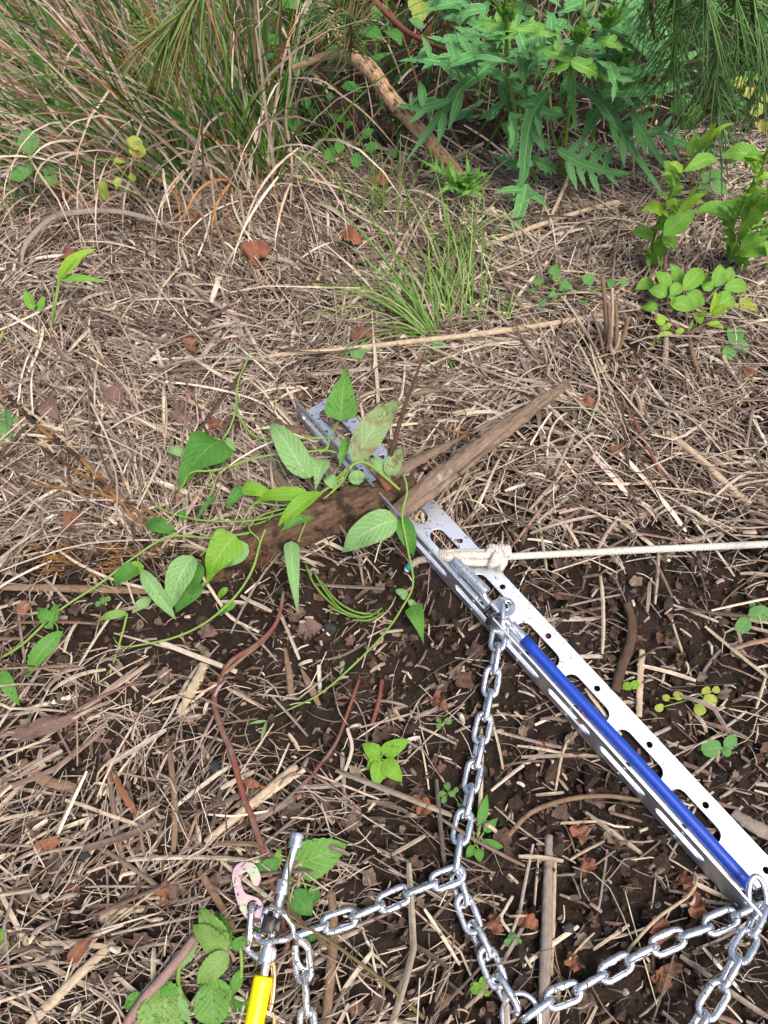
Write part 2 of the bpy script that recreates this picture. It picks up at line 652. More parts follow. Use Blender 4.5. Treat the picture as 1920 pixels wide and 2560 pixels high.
M['under'] = leaf_mat('undergrowth_leaf', (.045, .16, .03), (.08, .25, .045), (.14, .28, .10), .04, .3, .2, trans=.25)
M['yellow'] = leaf_mat('yellowing_leaf', (.24, .33, .05), (.36, .42, .08), (.42, .44, .16), .04, .3, .8, blotch=(.28, .15, .06))
M['broad'] = leaf_mat('broad_leaf', (.075, .20, .03), (.13, .30, .055), (.19, .36, .11), .025, .55, .7, nside=7)
M['mug'] = leaf_mat('muddy_leaf', (.12, .25, .05), (.19, .33, .085), (.27, .40, .15), .03, .4, 1.3)
M['dead'] = leaf_mat('dead_leaf', (.13, .052, .032), (.21, .095, .06), (.26, .14, .09), .04, .4, .5, rough=.7, trans=.08)
M['dead_grey'] = leaf_mat('dead_leaf_grey', (.10, .06, .055), (.17, .11, .095), (.21, .15, .13), .04, .4, .4, rough=.7, trans=.05)
M['dead_orange'] = leaf_mat('dead_leaf_rust', (.15, .060, .036), (.27, .115, .068), (.28, .15, .09), .04, .35, .4, rough=.7, trans=.1)

M['stem_green'] = wood_mat('green_stem', (.12, .22, .04), (.22, .34, .08), 200, 30, .5, .0004)
M['stem_purple'] = wood_mat('purple_stem', (.16, .10, .09), (.33, .22, .20), 200, 30, .6, .0005)
M['stem_red'] = wood_mat('red_stem', (.10, .035, .027), (.24, .09, .065), 120, 20, .6, .0008, patch=(.16, .11, .09))
M['twig'] = wood_mat('twig_bark', (.10, .065, .045), (.24, .17, .125), 120, 20, .85, .001)
M['twig_dark'] = wood_mat('dark_bark', (.04, .025, .018), (.13, .085, .06), 100, 20, .85, .0015)
M['root'] = wood_mat('root_bark', (.030, .019, .013), (.165, .10, .064), 80, 14, .9, .003, patch=(.026, .018, .013), patch_at=(.54, .64))
M['root_pale'] = wood_mat('root_wood', (.10, .070, .052), (.28, .205, .15), 110, 16, .85, .0018, patch=(.30, .26, .22), patch_at=(.66, .74))
M['orange_root'] = wood_mat('orange_rootlet', (.08, .040, .018), (.38, .19, .06), 90, 14, .75, .001, patch=(.035, .022, .015), patch_at=(.47, .56))
M['olive'] = wood_mat('olive_stem', (.07, .055, .025), (.17, .14, .06), 120, 20, .7, .0006)
M['flaky'] = wood_mat('flaking_bark', (.27, .16, .10), (.62, .45, .29), 90, 10, .9, .004, patch=(.12, .07, .05), patch_at=(.60, .66))
M['straw'] = wood_mat('straw_stalk', (.20, .14, .09), (.60, .50, .36), 160, 22, .65, .0007)
M['straw_pale'] = wood_mat('bleached_stalk', (.30, .25, .20), (.60, .54, .45), 160, 22, .65, .0007)
M['straw_grey'] = wood_mat('grey_stalk', (.15, .12, .10), (.34, .29, .25), 160, 22, .75, .0009, patch=(.06, .045, .035), patch_at=(.62, .70))
M['straw_brown'] = wood_mat('brown_stalk', (.11, .07, .045), (.28, .19, .125), 160, 22, .75, .0009)

M['plate'] = metal_mat('galvanised_steel', (.69, .75, .84), .44, .55, (0.0, 0.60), dirt_scale=190)
M['zinc'] = metal_mat('zinc_plated_steel', (.78, .81, .86), .24, .50)
M['zinc_dirty'] = metal_mat('muddy_zinc_steel', (.84, .84, .84), .24, .75, dirt_scale=260)
M['zinc_clean'] = metal_mat('bright_zinc_steel', (.93, .93, .94), .18)
M['hook'] = metal_mat('iridescent_zinc', (.7, .6, .6), .38, .35, tint=[(.28, (.40, .47, .33)), (.42, (.46, .43, .37)), (.52, (.50, .36, .40)), (.64, (.45, .34, .43)), (.78, (.48, .41, .40))])
M['brass'] = metal_mat('yellow_zinc', (.72, .50, .20), .22, .15, tint=[(.3, (.86, .64, .26)), (.5, (.78, .56, .28)), (.7, (.80, .56, .46))])
M['blue'] = plastic_mat('blue_plastic', (.005, .05, .40), .36, True)
M['yellow_sleeve'] = plastic_mat('yellow_plastic', (.86, .74, .0), .35, True)
M['black'] = plastic_mat('black_plastic', (.012, .012, .014), .4)
M['teal'] = plastic_mat('teal_tape', (.01, .22, .24), .4)
# ------------------------------------------------------------------ ground
def axis(lo, hi, step, far):
    core = np.arange(lo, hi + step * .5, step)
    grow = [step]
    while sum(grow) < far:
        grow.append(grow[-1] * 1.25)
    out = np.cumsum(grow)
    return np.concatenate([lo - out[::-1], core, hi + out])


gx, gy = axis(-.95, .95, .0042, 60), axis(-.12, 1.75, .0042, 60)
GX, GY = np.meshgrid(gx, gy)
GZ = g(GX, GY)
crumb = (vnoise(GX, GY, 70, 11) - .5) * .010 + (vnoise(GX, GY, 150, 12) - .5) * .007 + (vnoise(GX, GY, 33, 13) - .5) * .010
crumb *= smooth01(bar_dist(GX, GY) / .02) * np.exp(-np.maximum(np.hypot(GX, GY - .8) - 1.6, 0))
GZ = GZ + crumb - .003
V = np.stack([GX, GY, GZ], -1).reshape(-1, 3)
ny, nx = GX.shape
ii, jj = np.meshgrid(np.arange(ny - 1), np.arange(nx - 1), indexing='ij')
F = np.stack([ii * nx + jj, ii * nx + jj + 1, (ii + 1) * nx + jj + 1, (ii + 1) * nx + jj], -1).reshape(-1, 4)
ground = link('ground', mesh_data('ground', V, F, M['soil']))
ground['kind'] = 'structure'

# ------------------------------------------------------------------ litter on the ground
BARE = [(880, 1480, 230, 90, .7), (330, 1560, 300, 90, .5), (1630, 850, 150, 60, .8), (1040, 1440, 110, 110, .6), (420, 1570, 420, 120, .75), (900, 1620, 260, 170, .5), (150, 1440, 300, 60, .5), (900, 2000, 200, 200, .45), (1650, 1150, 250, 90, .35), (960, 1450, 230, 130, .85), (720, 1800, 190, 110, .8), (1010, 1640, 130, 130, .85), (480, 1620, 260, 80, .85), (230, 1420, 260, 50, .6),
        (1400, 1960, 230, 80, .85), (1150, 2000, 110, 140, .8), (1400, 2300, 190, 180, .75), (1600, 1600, 180, 110, .65),
        (1250, 1260, 70, 60, .8), (1580, 920, 130, 55, .75), (1900, 1040, 60, 80, .85), (200, 1900, 130, 80, .7), (1300, 1080, 170, 60, .55),
        (1240, 1720, 120, 90, .8), (1750, 1450, 160, 90, .6), (520, 1530, 140, 60, .8), (1600, 2350, 120, 160, .6),
        (1650, 1880, 300, 200, .35), (1140, 1480, 90, 90, .8)]


def keep_prob(x, y, floor=0.0):
    px, py = proj(x, y, np.zeros_like(x))
    d = np.ones_like(x)
    for (cx, cy, rx, ry, s) in BARE:
        d *= 1 - s * np.exp(-(((px - cx) / rx) ** 2 + ((py - cy) / ry) ** 2))
    right = smooth01((px + py * .25 - 1250) / 500) * smooth01((py - 1150) / 250)
    low = smooth01((py - 1250) / 250)
    d *= 1 - .58 * right
    d = np.maximum(d, floor)
    d *= 1 - .97 * smooth01((px - 620) / 120) * smooth01((430 - .10 * np.maximum(px - 1150, 0) - py) / 60)
    d *= 1 - .36 * low
    d *= 1 - .75 * smooth01((640 - px) / 80) * smooth01((360 - py) / 90)
    return d


def scatter(n, rs, ylo=-.15, yhi=1.75, floor=0.0, power=1.0):
    """points evenly over what the camera could see, in ground area, thinned by keep_prob"""
    out = []
    tot = 0
    while tot < n:
        y = rs.uniform(ylo, yhi, n)
        x = rs.uniform(-1.25, 1.25, n)
        ok = np.abs(x) < .66 + .36 * np.maximum(y, 0)
        ok &= rs.random(n) < keep_prob(x, y, floor) ** power
        out.append(np.stack([x[ok], y[ok]], -1))
        tot += ok.sum()
    return np.vstack(out)[:n]


def ribbons(xy, yaw, L, w, curv, kink, tilt, arch, lift, hump, nseg, rs, follow=1.0):
    """bent strips of half-round section lying on the ground; returns V, F"""
    n = len(xy)
    s = np.linspace(-.5, .5, nseg + 1)[None, :]
    k0 = rs.uniform(-.3, .3, n)[:, None]
    lx = L[:, None] * s
    ly = L[:, None] * (curv[:, None] * s * s * .5 + kink[:, None] * np.maximum(0, s - k0))
    cy, sy = np.cos(yaw)[:, None], np.sin(yaw)[:, None]
    X = xy[:, :1] + cy * lx - sy * ly
    Y = xy[:, 1:] + sy * lx + cy * ly
    Z = g(X, Y)
    if follow < 1:
        Z = Z * follow + g(xy[:, :1], xy[:, 1:]) * (1 - follow)
    near = smooth01(bar_dist(X, Y) / .03)
    Z = Z + near * (lift[:, None] + tilt[:, None] * lx + arch[:, None] * (.25 - s * s) * 4) - (1 - near) * .0012
    C = np.stack([X, Y, Z], -1)
    T = norm(np.gradient(C, axis=1))
    S = norm(np.cross(T, np.array([0, 0, 1.0])))
    roll = rs.uniform(-.7, .7, n)[:, None, None]
    Nn = np.cross(S, T)
    S2 = S * np.cos(roll) + Nn * np.sin(roll)
    N2 = Nn * np.cos(roll) - S * np.sin(roll)
    ww = (w[:, None] * .5 * (1 - .25 * (np.abs(s) * 2) ** 6))[..., None]
    V = np.stack([C - S2 * ww, C + N2 * ww * hump, C + S2 * ww], 2)
    m = (nseg + 1) * 3
    V = V.reshape(-1, 3)
    i, j = np.meshgrid(np.arange(nseg), np.arange(2), indexing='ij')
    f = np.stack([i * 3 + j, i * 3 + j + 1, (i + 1) * 3 + j + 1, (i + 1) * 3 + j], -1).reshape(1, -1, 4)
    F = (f + (np.arange(n) * m)[:, None, None]).reshape(-1, 4)
    r1, r2 = rs.uniform(0, 50, (n, 1, 1)), rs.uniform(0, 50, (n, 1, 1))
    uu = np.broadcast_to(r1 + w[:, None, None] * 260 * np.array([0, .5, 1.0]), (n, nseg + 1, 3))
    vv = np.broadcast_to(r2 + (s * L[:, None] * 45)[..., None], (n, nseg + 1, 3))
    ribbons.uv = np.stack([uu, vv], -1).reshape(-1, 2)
    return V, F, m


STRAW_COLS = np.array([(.40, .325, .25), (.47, .395, .305), (.32, .26, .21), (.25, .20, .17), (.15, .108, .085), (.085, .058, .044), (.52, .455, .375), (.19, .12, .085), (.37, .305, .26)])
STRAW_W = np.array([.18, .12, .14, .12, .13, .11, .07, .06, .07])


def straw_cols(n, rs, dark=0.0):
    w = STRAW_W.copy()
    if dark:
        w[[3, 4, 5, 7]] *= 1 + dark
        w /= w.sum()
    c = STRAW_COLS[rs.choice(len(STRAW_COLS), n, p=w / w.sum())]
    return c * rs.uniform(.75, 1.2, (n, 1)) * rs.uniform(.96, 1.04, (n, 3))


def streak(c, m, rs):
    """weathering along each straw: bands of slightly different colour along it and from edge to edge"""
    n = len(c)
    rows = m // 3
    f = np.cumsum(rs.normal(0, .09, (n, rows, 1)), axis=1) + rs.normal(0, .06, (n, rows, 1))
    f = 1 + np.clip(f, -.4, .35)
    e = 1 + rs.normal(0, .13, (n, 1, 3))
    v = (f * e).reshape(n, m, 1)
    return (c[:, None, :] * np.clip(v, .45, 1.5)).reshape(-1, 3)


def field_yaw(xy, rs, spread):
    """the straw lies mostly across the slope, and runs more down the picture at the lower left"""
    px, py = proj(xy[:, 0], xy[:, 1], np.zeros(len(xy)))
    n = vnoise(xy[:, 0], xy[:, 1], 5, 21) * 3.2 - 1.6
    base = n * .9
    ll = np.exp(-(((px - 350) / 260) ** 2 + ((py - 2000) / 230) ** 2))
    base = base * (1 - ll) + ll * 1.75
    return base + rs.normal(0, spread, len(xy))


def litter(name, n, seed, lrange, wrange, liftmax, nseg, curv, kinkp, mat, dark=0.0, archm=.004, spread=.75, tiltm=.05, hump=.42, yr=(-.15, 1.75), floor=0.0, power=1.0):
    rs = np.random.default_rng(seed)
    xy = scatter(n, rs, *yr, floor, power)
    L = rs.uniform(0, 1, n) ** 1.7 * (lrange[1] - lrange[0]) + lrange[0]
    w = rs.uniform(0, 1, n) ** 1.6 * (wrange[1] - wrange[0]) + wrange[0]
    k = np.where(rs.random(n) < kinkp, rs.normal(0, .7, n), 0)
    V, F, m = ribbons(xy, field_yaw(xy, rs, spread), L, w, rs.normal(0, curv, n), k, rs.normal(0, tiltm, n), np.abs(rs.normal(0, archm, n)),
                      rs.uniform(.0005, liftmax, n), np.full((n, 1, 1), hump), nseg, rs)
    c = streak(straw_cols(n, rs, dark), m, rs)
    o = link(name, mesh_data(name, V, F, mat, ribbons.uv, c, False))
    o['kind'] = 'stuff'
    return o


tag(litter('straw_litter', 15500, 1, (.010, .10), (.0015, .0052), .012, 5, .15, .14, M['litter']), 'thick mat of short dry straw covering the ground', 'straw')
tag(litter('fine_straw', 34000, 2, (.010, .08), (.0006, .0016), .014, 4, .7, .35, M['litter'], .4, power=1.6), 'fine dry grass fibres between the straws', 'dry grass')
tag(litter('long_dry_grass', 1950, 3, (.08, .24), (.0012, .0036), .016, 8, .55, .35, M['litter'], 0, .008, yr=(.35, 1.75)), 'long bent dry grass blades on the straw mat', 'dry grass')
tag(litter('straw_fragments', 22000, 4, (.004, .022), (.0008, .0040), .006, 2, .3, 0, M['litter'], 1.6, floor=.75), 'chopped straw crumbs on the dark soil', 'straw')

# soil crumbs and small stones: lumpy eight-cornered bits
ICO_V = np.array([(0, 0, 1), (.894, 0, .447), (.276, .851, .447), (-.724, .526, .447), (-.724, -.526, .447), (.276, -.851, .447),
                  (.724, .526, -.447), (-.276, .851, -.447), (-.894, 0, -.447), (-.276, -.851, -.447), (.724, -.526, -.447), (0, 0, -1)])
ICO_F = np.array([(0, 1, 2), (0, 2, 3), (0, 3, 4), (0, 4, 5), (0, 5, 1), (1, 6, 2), (2, 7, 3), (3, 8, 4), (4, 9, 5), (5, 10, 1),
                  (6, 7, 2), (7, 8, 3), (8, 9, 4), (9, 10, 5), (10, 6, 1), (11, 7, 6), (11, 8, 7), (11, 9, 8), (11, 10, 9), (11, 6, 10)])


def lumps(name, n, seed, rr, cols, mat, label, cat):
    rs = np.random.default_rng(seed)
    y = rs.uniform(-.15, 1.7, n * 3)
    x = rs.uniform(-1.05, 1.05, n * 3)
    ok = (np.abs(x) < .5 + .36 * np.maximum(y, 0)) & (rs.random(n * 3) < (1.15 - keep_prob(x, y))) & (bar_dist(x, y) > .004)
    x, y = x[ok][:n], y[ok][:n]
    k = len(x)
    r = rr[0] + (rr[1] - rr[0]) * rs.random(k) ** 4
    V = ICO_V[None] * (1 + rs.normal(0, .3, (k, 12, 1))) * r[:, None, None] * rs.uniform(.65, 1.2, (k, 1, 3))
    V = V + np.stack([x, y, g(x, y) + r * .25], -1)[:, None, :]
    F = (ICO_F[None] + (np.arange(k) * 12)[:, None, None]).reshape(-1, 3)
    c = np.asarray(cols)[rs.integers(0, len(cols), k)] * rs.uniform(.7, 1.3, (k, 1))
    o = link(name, mesh_data(name, V.reshape(-1, 3), F, mat, None, np.repeat(c, 12, axis=0), smooth=False))
    o['kind'] = 'stuff'
    tag(o, label, cat)


lumps('soil_crumbs', 24000, 31, (.0008, .0052), [(.030, .020, .015), (.046, .030, .022), (.07, .046, .034), (.022, .016, .013), (.10, .066, .048)], M['clod'], 'crumbly dark brown soil between the straws', 'soil')
lumps('soil_clods', 1500, 33, (.003, .011), [(.026, .017, .013), (.036, .024, .018), (.05, .033, .025)], M['clod'], 'dark irregular clods lying on the bare soil', 'soil')
lumps('gravel', 900, 32, (.0015, .006), [(.10, .055, .035), (.14, .10, .075), (.085, .08, .078), (.16, .09, .05), (.05, .05, .055)], M['clod'], 'small stones and bits of wood scattered on the soil', 'gravel')


def shards(name, n, seed, size, cols, label):
    rs = np.random.default_rng(seed)
    xy = scatter(n, rs, -.15, 1.75, .55)
    xy = xy[bar_dist(xy[:, 0], xy[:, 1]) > .012]
    n = len(xy)
    q = np.linspace(-1, 1, 5)
    u, v = np.meshgrid(q, q)
    u, v = u * np.sqrt(1 - v * v / 2) * .5, v * np.sqrt(1 - u * u / 2) * .5
    u, v = u.reshape(1, -1), v.reshape(1, -1)
    sz = size[0] + (size[1] - size[0]) * rs.random((n, 1)) ** 2
    cut = 1 + rs.normal(0, .22, (n, 25))
    X, Y = u * sz * cut * rs.uniform(.4, 1.1, (n, 1)), v * sz * cut
    Zc = sz * (rs.normal(0, .9, (n, 1)) * u * u + rs.normal(0, .9, (n, 1)) * v * v + rs.normal(0, .7, (n, 1)) * u * v + rs.normal(0, .09, (n, 25)))
    ya = rs.uniform(0, 6.28, (n, 1))
    tx, ty = rs.normal(0, .3, (n, 1)), rs.normal(0, .3, (n, 1))
    Zc = Zc + X * tx + Y * ty
    X, Y = X * np.cos(ya) - Y * np.sin(ya), X * np.sin(ya) + Y * np.cos(ya)
    X, Y = X + xy[:, :1], Y + xy[:, 1:]
    Z = g(X, Y) + np.abs(Zc) * .8 + rs.uniform(.001, .008, (n, 1))
    V = np.stack([X, Y, Z], -1).reshape(-1, 3)
    i, j = np.meshgrid(np.arange(4), np.arange(4), indexing='ij')
    f = np.stack([i * 5 + j, i * 5 + j + 1, i * 5 + j + 6, i * 5 + j + 5], -1).reshape(1, -1, 4)
    F = (f + (np.arange(n) * 25)[:, None, None]).reshape(-1, 4)
    c = np.asarray(cols)[rs.integers(0, len(cols), n)] * rs.uniform(.7, 1.25, (n, 1))
    o = link(name, mesh_data(name, V, F, M['leaf_litter'], None, np.repeat(c, 25, axis=0) * rs.uniform(.7, 1.25, (n * 25, 1))))
    o['kind'] = 'stuff'
    tag(o, label, 'leaf litter')


shards('leaf_litter', 8300, 41, (.003, .020), [(.085, .052, .040), (.12, .078, .060), (.08, .055, .046), (.055, .036, .030), (.125, .068, .046), (.13, .10, .085), (.05, .032, .026), (.20, .15, .115)], 'crumpled bits of brown dead leaves among the straw')

# the straws that show largest, each an object
MARKS = [('large dark heart leaf', 500, 1160), ('vine tendril', 620, 880), ('orange rootlets', 200, 1150), ('pale two leaved shoot', 150, 720), ('sedge tuft', 400, 500), ('grass tuft', 1080, 790), ('hanging thistle leaf', 1300, 560),
         ('leafy rosette', 1680, 760), ('cut brown stems', 1525, 830), ('tip of the broken branch', 1420, 950), ('rope', 1700, 1370), ('rope knot', 1243, 1394), ('dark bark stick', 1560, 1620), ('two leaved blue green seedling', 1800, 1870),
         ('middle of the steel angle', 1400, 1750), ('upper chain', 1210, 1850), ('five leaved herb', 955, 1895), ('chain junction', 1140, 2180), ('steel ring', 1300, 2540), ('thick grey stalk', 1365, 2320), ('right chain', 1600, 2390),
         ('left chain', 930, 2280), ('iridescent hook', 600, 2170), ('yellow sleeve', 620, 2500), ('muddy weed', 480, 2440), ('bleached stalk', 620, 2000), ('red runner', 560, 1850), ('curled pinkish leaf', 120, 1820),
         ('upright brown leaf', 415, 2225), ('thick pale stalk at lower left', 170, 2450), ('red runner fork', 545, 1690), ('broken root', 780, 1320), ('far end of the steel angle', 750, 1020), ('flat brown stalk', 200, 1472),
         ('square wood chip', 505, 1025), ('arched grey blade', 250, 530), ('longest pale straw', 900, 870), ('yellow seedling cluster', 1720, 1750), ('round rusty leaf', 120, 2110), ('pale split stalk at right', 1770, 1170), ('shrub shoots', 1800, 560)]


def straw_label(x, y, L_, c, kinked):
    px, py = proj(np.array(x), np.array(y), np.array(0.0))
    n_, mx, my = min(MARKS, key=lambda q: math.hypot(q[1] - px, q[2] - py))
    dx, dy = float(px) - mx, float(py) - my
    where = ('right of' if dx > 0 else 'left of') if abs(dx) > abs(dy) else ('below' if dy > 0 else 'above')
    b_ = float(np.mean(c))
    colour = 'pale' if b_ > .40 else 'tan' if b_ > .28 else 'grey brown' if b_ > .17 else 'dark brown'
    return ' '.join(((('long ' if L_ > .12 else 'short ' if L_ < .08 else '') + colour), ('kinked' if kinked else 'straight'), 'straw stalk', where, 'the', n_))


rs_ = np.random.default_rng(77)
sxy = scatter(260, rs_, -.1, 1.5)
for k in range(len(sxy)):
    xy = sxy[k:k + 1]
    if bar_dist(xy[0, 0], xy[0, 1]) < .05:
        continue
    one = np.ones(1)
    len_, kk = rs_.uniform(.05, .17), (rs_.choice((-1, 1)) * rs_.uniform(.25, .8) if rs_.random() < .25 else 0)
    V, F, m_ = ribbons(xy, field_yaw(xy, rs_, .7), one * len_, one * rs_.uniform(.0038, .0078), one * rs_.normal(0, .12), one * kk,
                       one * rs_.normal(0, .03), one * abs(rs_.normal(0, .004)), one * rs_.uniform(.004, .013), np.full((1, 1, 1), .38), 7, rs_, .5)
    c = straw_cols(1, rs_)[0] * 1.05
    org = V[0].copy()
    o = link('straw_stalk', mesh_data('straw_stalk', V - org, F, M['litter'], ribbons.uv, streak(c[None], m_, rs_), False), None, org)
    tag(o, straw_label(xy[0, 0], xy[0, 1], len_, c, kk != 0), 'straw', 'loose straw stalks on the ground')


# ------------------------------------------------------------------ slotted steel angle
def flat_plate(name, outline, holes, thick, bevel=.0004):
    """a plate in its own XY plane from closed outlines, holes cut through"""
    cu = bpy.data.curves.new(name, 'CURVE')
    cu.dimensions = '2D'
    cu.fill_mode = 'BOTH'
    cu.extrude = thick / 2 - bevel
    cu.bevel_depth = bevel
    cu.bevel_resolution = 1
    cu.offset = -bevel
    for loop in [outline] + holes:
        sp = cu.splines.new('POLY')
        sp.points.add(len(loop) - 1)
        for i, q in enumerate(loop):
            sp.points[i].co = (q[0], q[1], 0, 1)
        sp.use_cyclic_u = True
    ob = bpy.data.objects.new(name, cu)
    me = bpy.data.meshes.new_from_object(ob)
    bpy.data.objects.remove(ob)
    bpy.data.curves.remove(cu)
    me.name = name
    return me


def slot_loop(cx, cy, ln, wd, n=8):
    r = wd / 2
    a = np.linspace(-math.pi / 2, math.pi / 2, n)
    p = [(cx + ln / 2 - r + r * math.cos(t), cy + r * math.sin(t)) for t in a]
    p += [(cx - ln / 2 + r + r * math.cos(t + math.pi), cy + r * math.sin(t + math.pi)) for t in a]
    return p


def hole_loop(cx, cy, r, n=16):
    return [(cx + r * math.cos(t), cy + r * math.sin(t)) for t in np.linspace(0, 2 * math.pi, n, endpoint=False)]


LB, TK, BZ = .772, .0024, .0005
A3 = Vector((BAR_A[0], BAR_A[1], BZ))
D3, N3 = Vector((BAR_D[0], BAR_D[1], 0)), Vector((BAR_N[0], BAR_N[1], 0))


def bar_pt(u, v, z):
    return A3 + D3 * u + N3 * v + Vector((0, 0, z))


angle = thing('slotted_steel_angle', 'long galvanised slotted steel angle lying across the straw, muddy at its far end', 'steel angle', A3)
pitch, h0 = .0791, .0443
out = [(0, .0004), (LB, .0004), (LB, .0575)] + [(LB - .003 + .003 * math.cos(t), .0575 + .003 * math.sin(t)) for t in (.4, .8, 1.2)]
out += [(0.006, .0605), (.003, .0597), (0, .057)]
holes, uh = [], []
for i in range(10):
    u = h0 + pitch * i
    if u + .034 < LB:
        holes.append(slot_loop(u + .0, .0308, .064, .0195))
        uh.append(slot_loop(u, .0205, .064, .0135))
    if u + .006 < LB:
        holes.append(hole_loop(u, .0482, .0035))
        holes.append(hole_loop(u, .0130, .0032))
        uh.append(hole_loop(u, .0330, .0022, 12))
        uh.append(hole_loop(u, .0080, .0022, 12))
me = flat_plate('base_flange', out, holes, TK)
me.materials.append(M['plate'])
o = link('base_flange', me, angle)
# local frame: x along the bar, y across it
RB = Matrix(((D3.x, N3.x, 0, 0), (D3.y, N3.y, 0, 0), (0, 0, 1, 0), (0, 0, 0, 1)))
# BAR_D x BAR_N points up
o.matrix_basis = Matrix.Translation((0, 0, TK / 2)) @ RB
me = flat_plate('upright_flange', [(0, 0), (LB, 0), (LB, .038), (LB - .003, .040), (.003, .040), (0, .037)], uh, TK)
me.materials.append(M['plate'])
o = link('upright_flange', me, angle)
# plate plane: x along the bar, y up, z out to the left
R2 = Matrix(((D3.x, 0, -N3.x, 0), (D3.y, 0, -N3.y, 0), (0, 1, 0, 0), (0, 0, 0, 1)))
if R2.to_3x3().determinant() < 0:
    R2 = Matrix(((D3.x, 0, N3.x, 0), (D3.y, 0, N3.y, 0), (0, 1, 0, 0), (0, 0, 0, 1)))
o.matrix_basis = Matrix.Translation(-N3 * TK / 2) @ R2
# rounded inner corner of the bend
mb = MB()
mb.add(*tube_geo([bar_pt(0.001, .0016, TK + .0008), bar_pt(LB - .001, .0016, TK + .0008)], .0020, 8, 24, spline=False))
mb.build('bend', M['plate'], angle)


# ------------------------------------------------------------------ strand cable helper
def strand_cable(mb, pts, r, steps, strands=7, turns=6):
    C = catmull(pts, steps)
    T = norm(np.gradient(C, axis=0))
    N = norm(np.cross(T, np.array([0.13, .3, 1.0])))
    B = np.cross(T, N)
    rs = r * .42
    s = np.linspace(0, 1, steps)[:, None]
    mb.add(*tube_geo(C, r * .66, 8, spline=False))
    for k in range(strands):
        a = 2 * math.pi * (k / strands + turns * s)
        p = C + (r - rs) * (np.cos(a) * N + np.sin(a) * B)
        mb.add(*tube_geo(p, rs, 5, spline=False, caps=True))


def collar_geo(a, b, r, n=18, dent=.04, lip=.0004):
    a, b = Vector(a), Vector(b)
    pts = [a, a.lerp(b, .02), a.lerp(b, .06), a.lerp(b, .3), a.lerp(b, .5), a.lerp(b, .7), a.lerp(b, .94), a.lerp(b, .98), b]
    rad = [r * .86, r * .97, r, r, r * (1 - dent), r, r, r * .97, r * .86]
    return tube_geo(pts, rad, n, spline=False)


# blue sleeved cable lying in the angle
TR = .0066
tv, tz = .0155, TK + TR
c0, c1 = bar_pt(.4255, .0205, tz), bar_pt(.752, .0212, tz)
blue = thing('blue_sleeved_cable', 'blue plastic sleeved steel cable lying along the inside of the steel angle', 'cable', bar_pt(.42, .0205, TK))
mb = MB()
mb.add(*tube_geo([c0, c0.lerp(c1, .3), c0.lerp(c1, .6) + N3 * .0006, c1], TR, 20, 24))
mb.build('blue_sleeve', M['blue'], blue)
f0 = bar_pt(.406, .0205, tz)
MB().add(*collar_geo(bar_pt(.404, .0203, tz), bar_pt(.4275, .0205, tz), TR * 1.0)).build('ferrule', M['zinc_clean'], blue)
mb = MB()
strand_cable(mb, [bar_pt(.345, .0225, tz + .003), bar_pt(.365, .0185, tz + .002), bar_pt(.385, .0185, tz), f0], .0042, 48, 7, 3.4)
mb.build('steel_strand', M['zinc_clean'], blue)
mb = MB()
strand_cable(mb, [c1 - D3 * .002, c1 + D3 * .012 + N3 * .001, c1 + D3 * .03 + N3 * .004, c1 + D3 * .06 + N3 * .012], .0042, 30, 7, 2)
mb.build('steel_strand', M['zinc_clean'], blue)
MB().add(*collar_geo(bar_pt(.300, .0218, TK + .0085), bar_pt(.3575, .0238, TK + .0095), .0072, dent=.02)).build('end_sleeve', M['zinc'], blue)
mb = MB()
mb.add(*collar_geo(bar_pt(.320, .0118, TK + .004), bar_pt(.356, .0105, TK + .005), .0042, dent=.05))
mb.build('crimp', M['zinc'], blue)

# bent steel lug with an eye that holds the chain
lug = thing('chain_lug', 'bent shiny steel lug with an eye beside the cable tie, holding the upper chain', 'lug', bar_pt(.385, .02, TK))


def lug_geo(u0, v0, z0):
    # saddle: a strip bent over the cable that opens out to a rounded ear
    V, F = [], []
    prof = [(-.006, .006), (-.0045, .0115), (0, .0145), (.005, .0135), (.010, .0105), (.015, .009), (.020, .0085), (.0245, .0082)]
    nv = 14
    for (dv, dz) in prof:
        for k in range(nv + 1):
            t = k / nv * 2 - 1
            half = .013 * math.sqrt(max(.02, 1 - max(0, (dv - .010) / .0150) ** 2.2))
            V.append(tuple(bar_pt(u0 + t * half, v0 + dv, z0 + dz)))
    for i in range(len(prof) - 1):
        for k in range(nv):
            a = i * (nv + 1) + k
            # the eye
            if 4 <= i <= 5 and 5 <= k <= 8:
                continue
            F.append((a, a + 1, a + nv + 2, a + nv + 1))
    V = np.array(V)
    n = len(V)
    # give it thickness
    V2 = V - np.array([0, 0, .0022])
    F = np.array(F)
    Fb = F[:, ::-1] + n
    from collections import Counter
    cnt = Counter()
    dirs = {}
    for f in F:
        for a, b in zip(f, np.roll(f, -1)):
            cnt[frozenset((a, b))] += 1
            dirs[frozenset((a, b))] = (a, b)
    rim = [(b, a, a + n, b + n) for e, (a, b) in dirs.items() if cnt[e] == 1]
    return np.vstack([V, V2]), np.vstack([F, Fb, np.array(rim)])


mb = MB()
mb.add(*lug_geo(.3835, .0165, TK + .002))
mb.build('ear', M['zinc_clean'], lug)
ea = np.linspace(0, 2 * math.pi, 21)
mb = MB().add(*tube_geo([bar_pt(.3835 + .0048 * math.cos(t), .0290 + .0045 * math.sin(t), TK + .0113) for t in ea], .0013, 8, 21, spline=False, caps=False))
mb.build('eye_rim', M['zinc_clean'], lug)


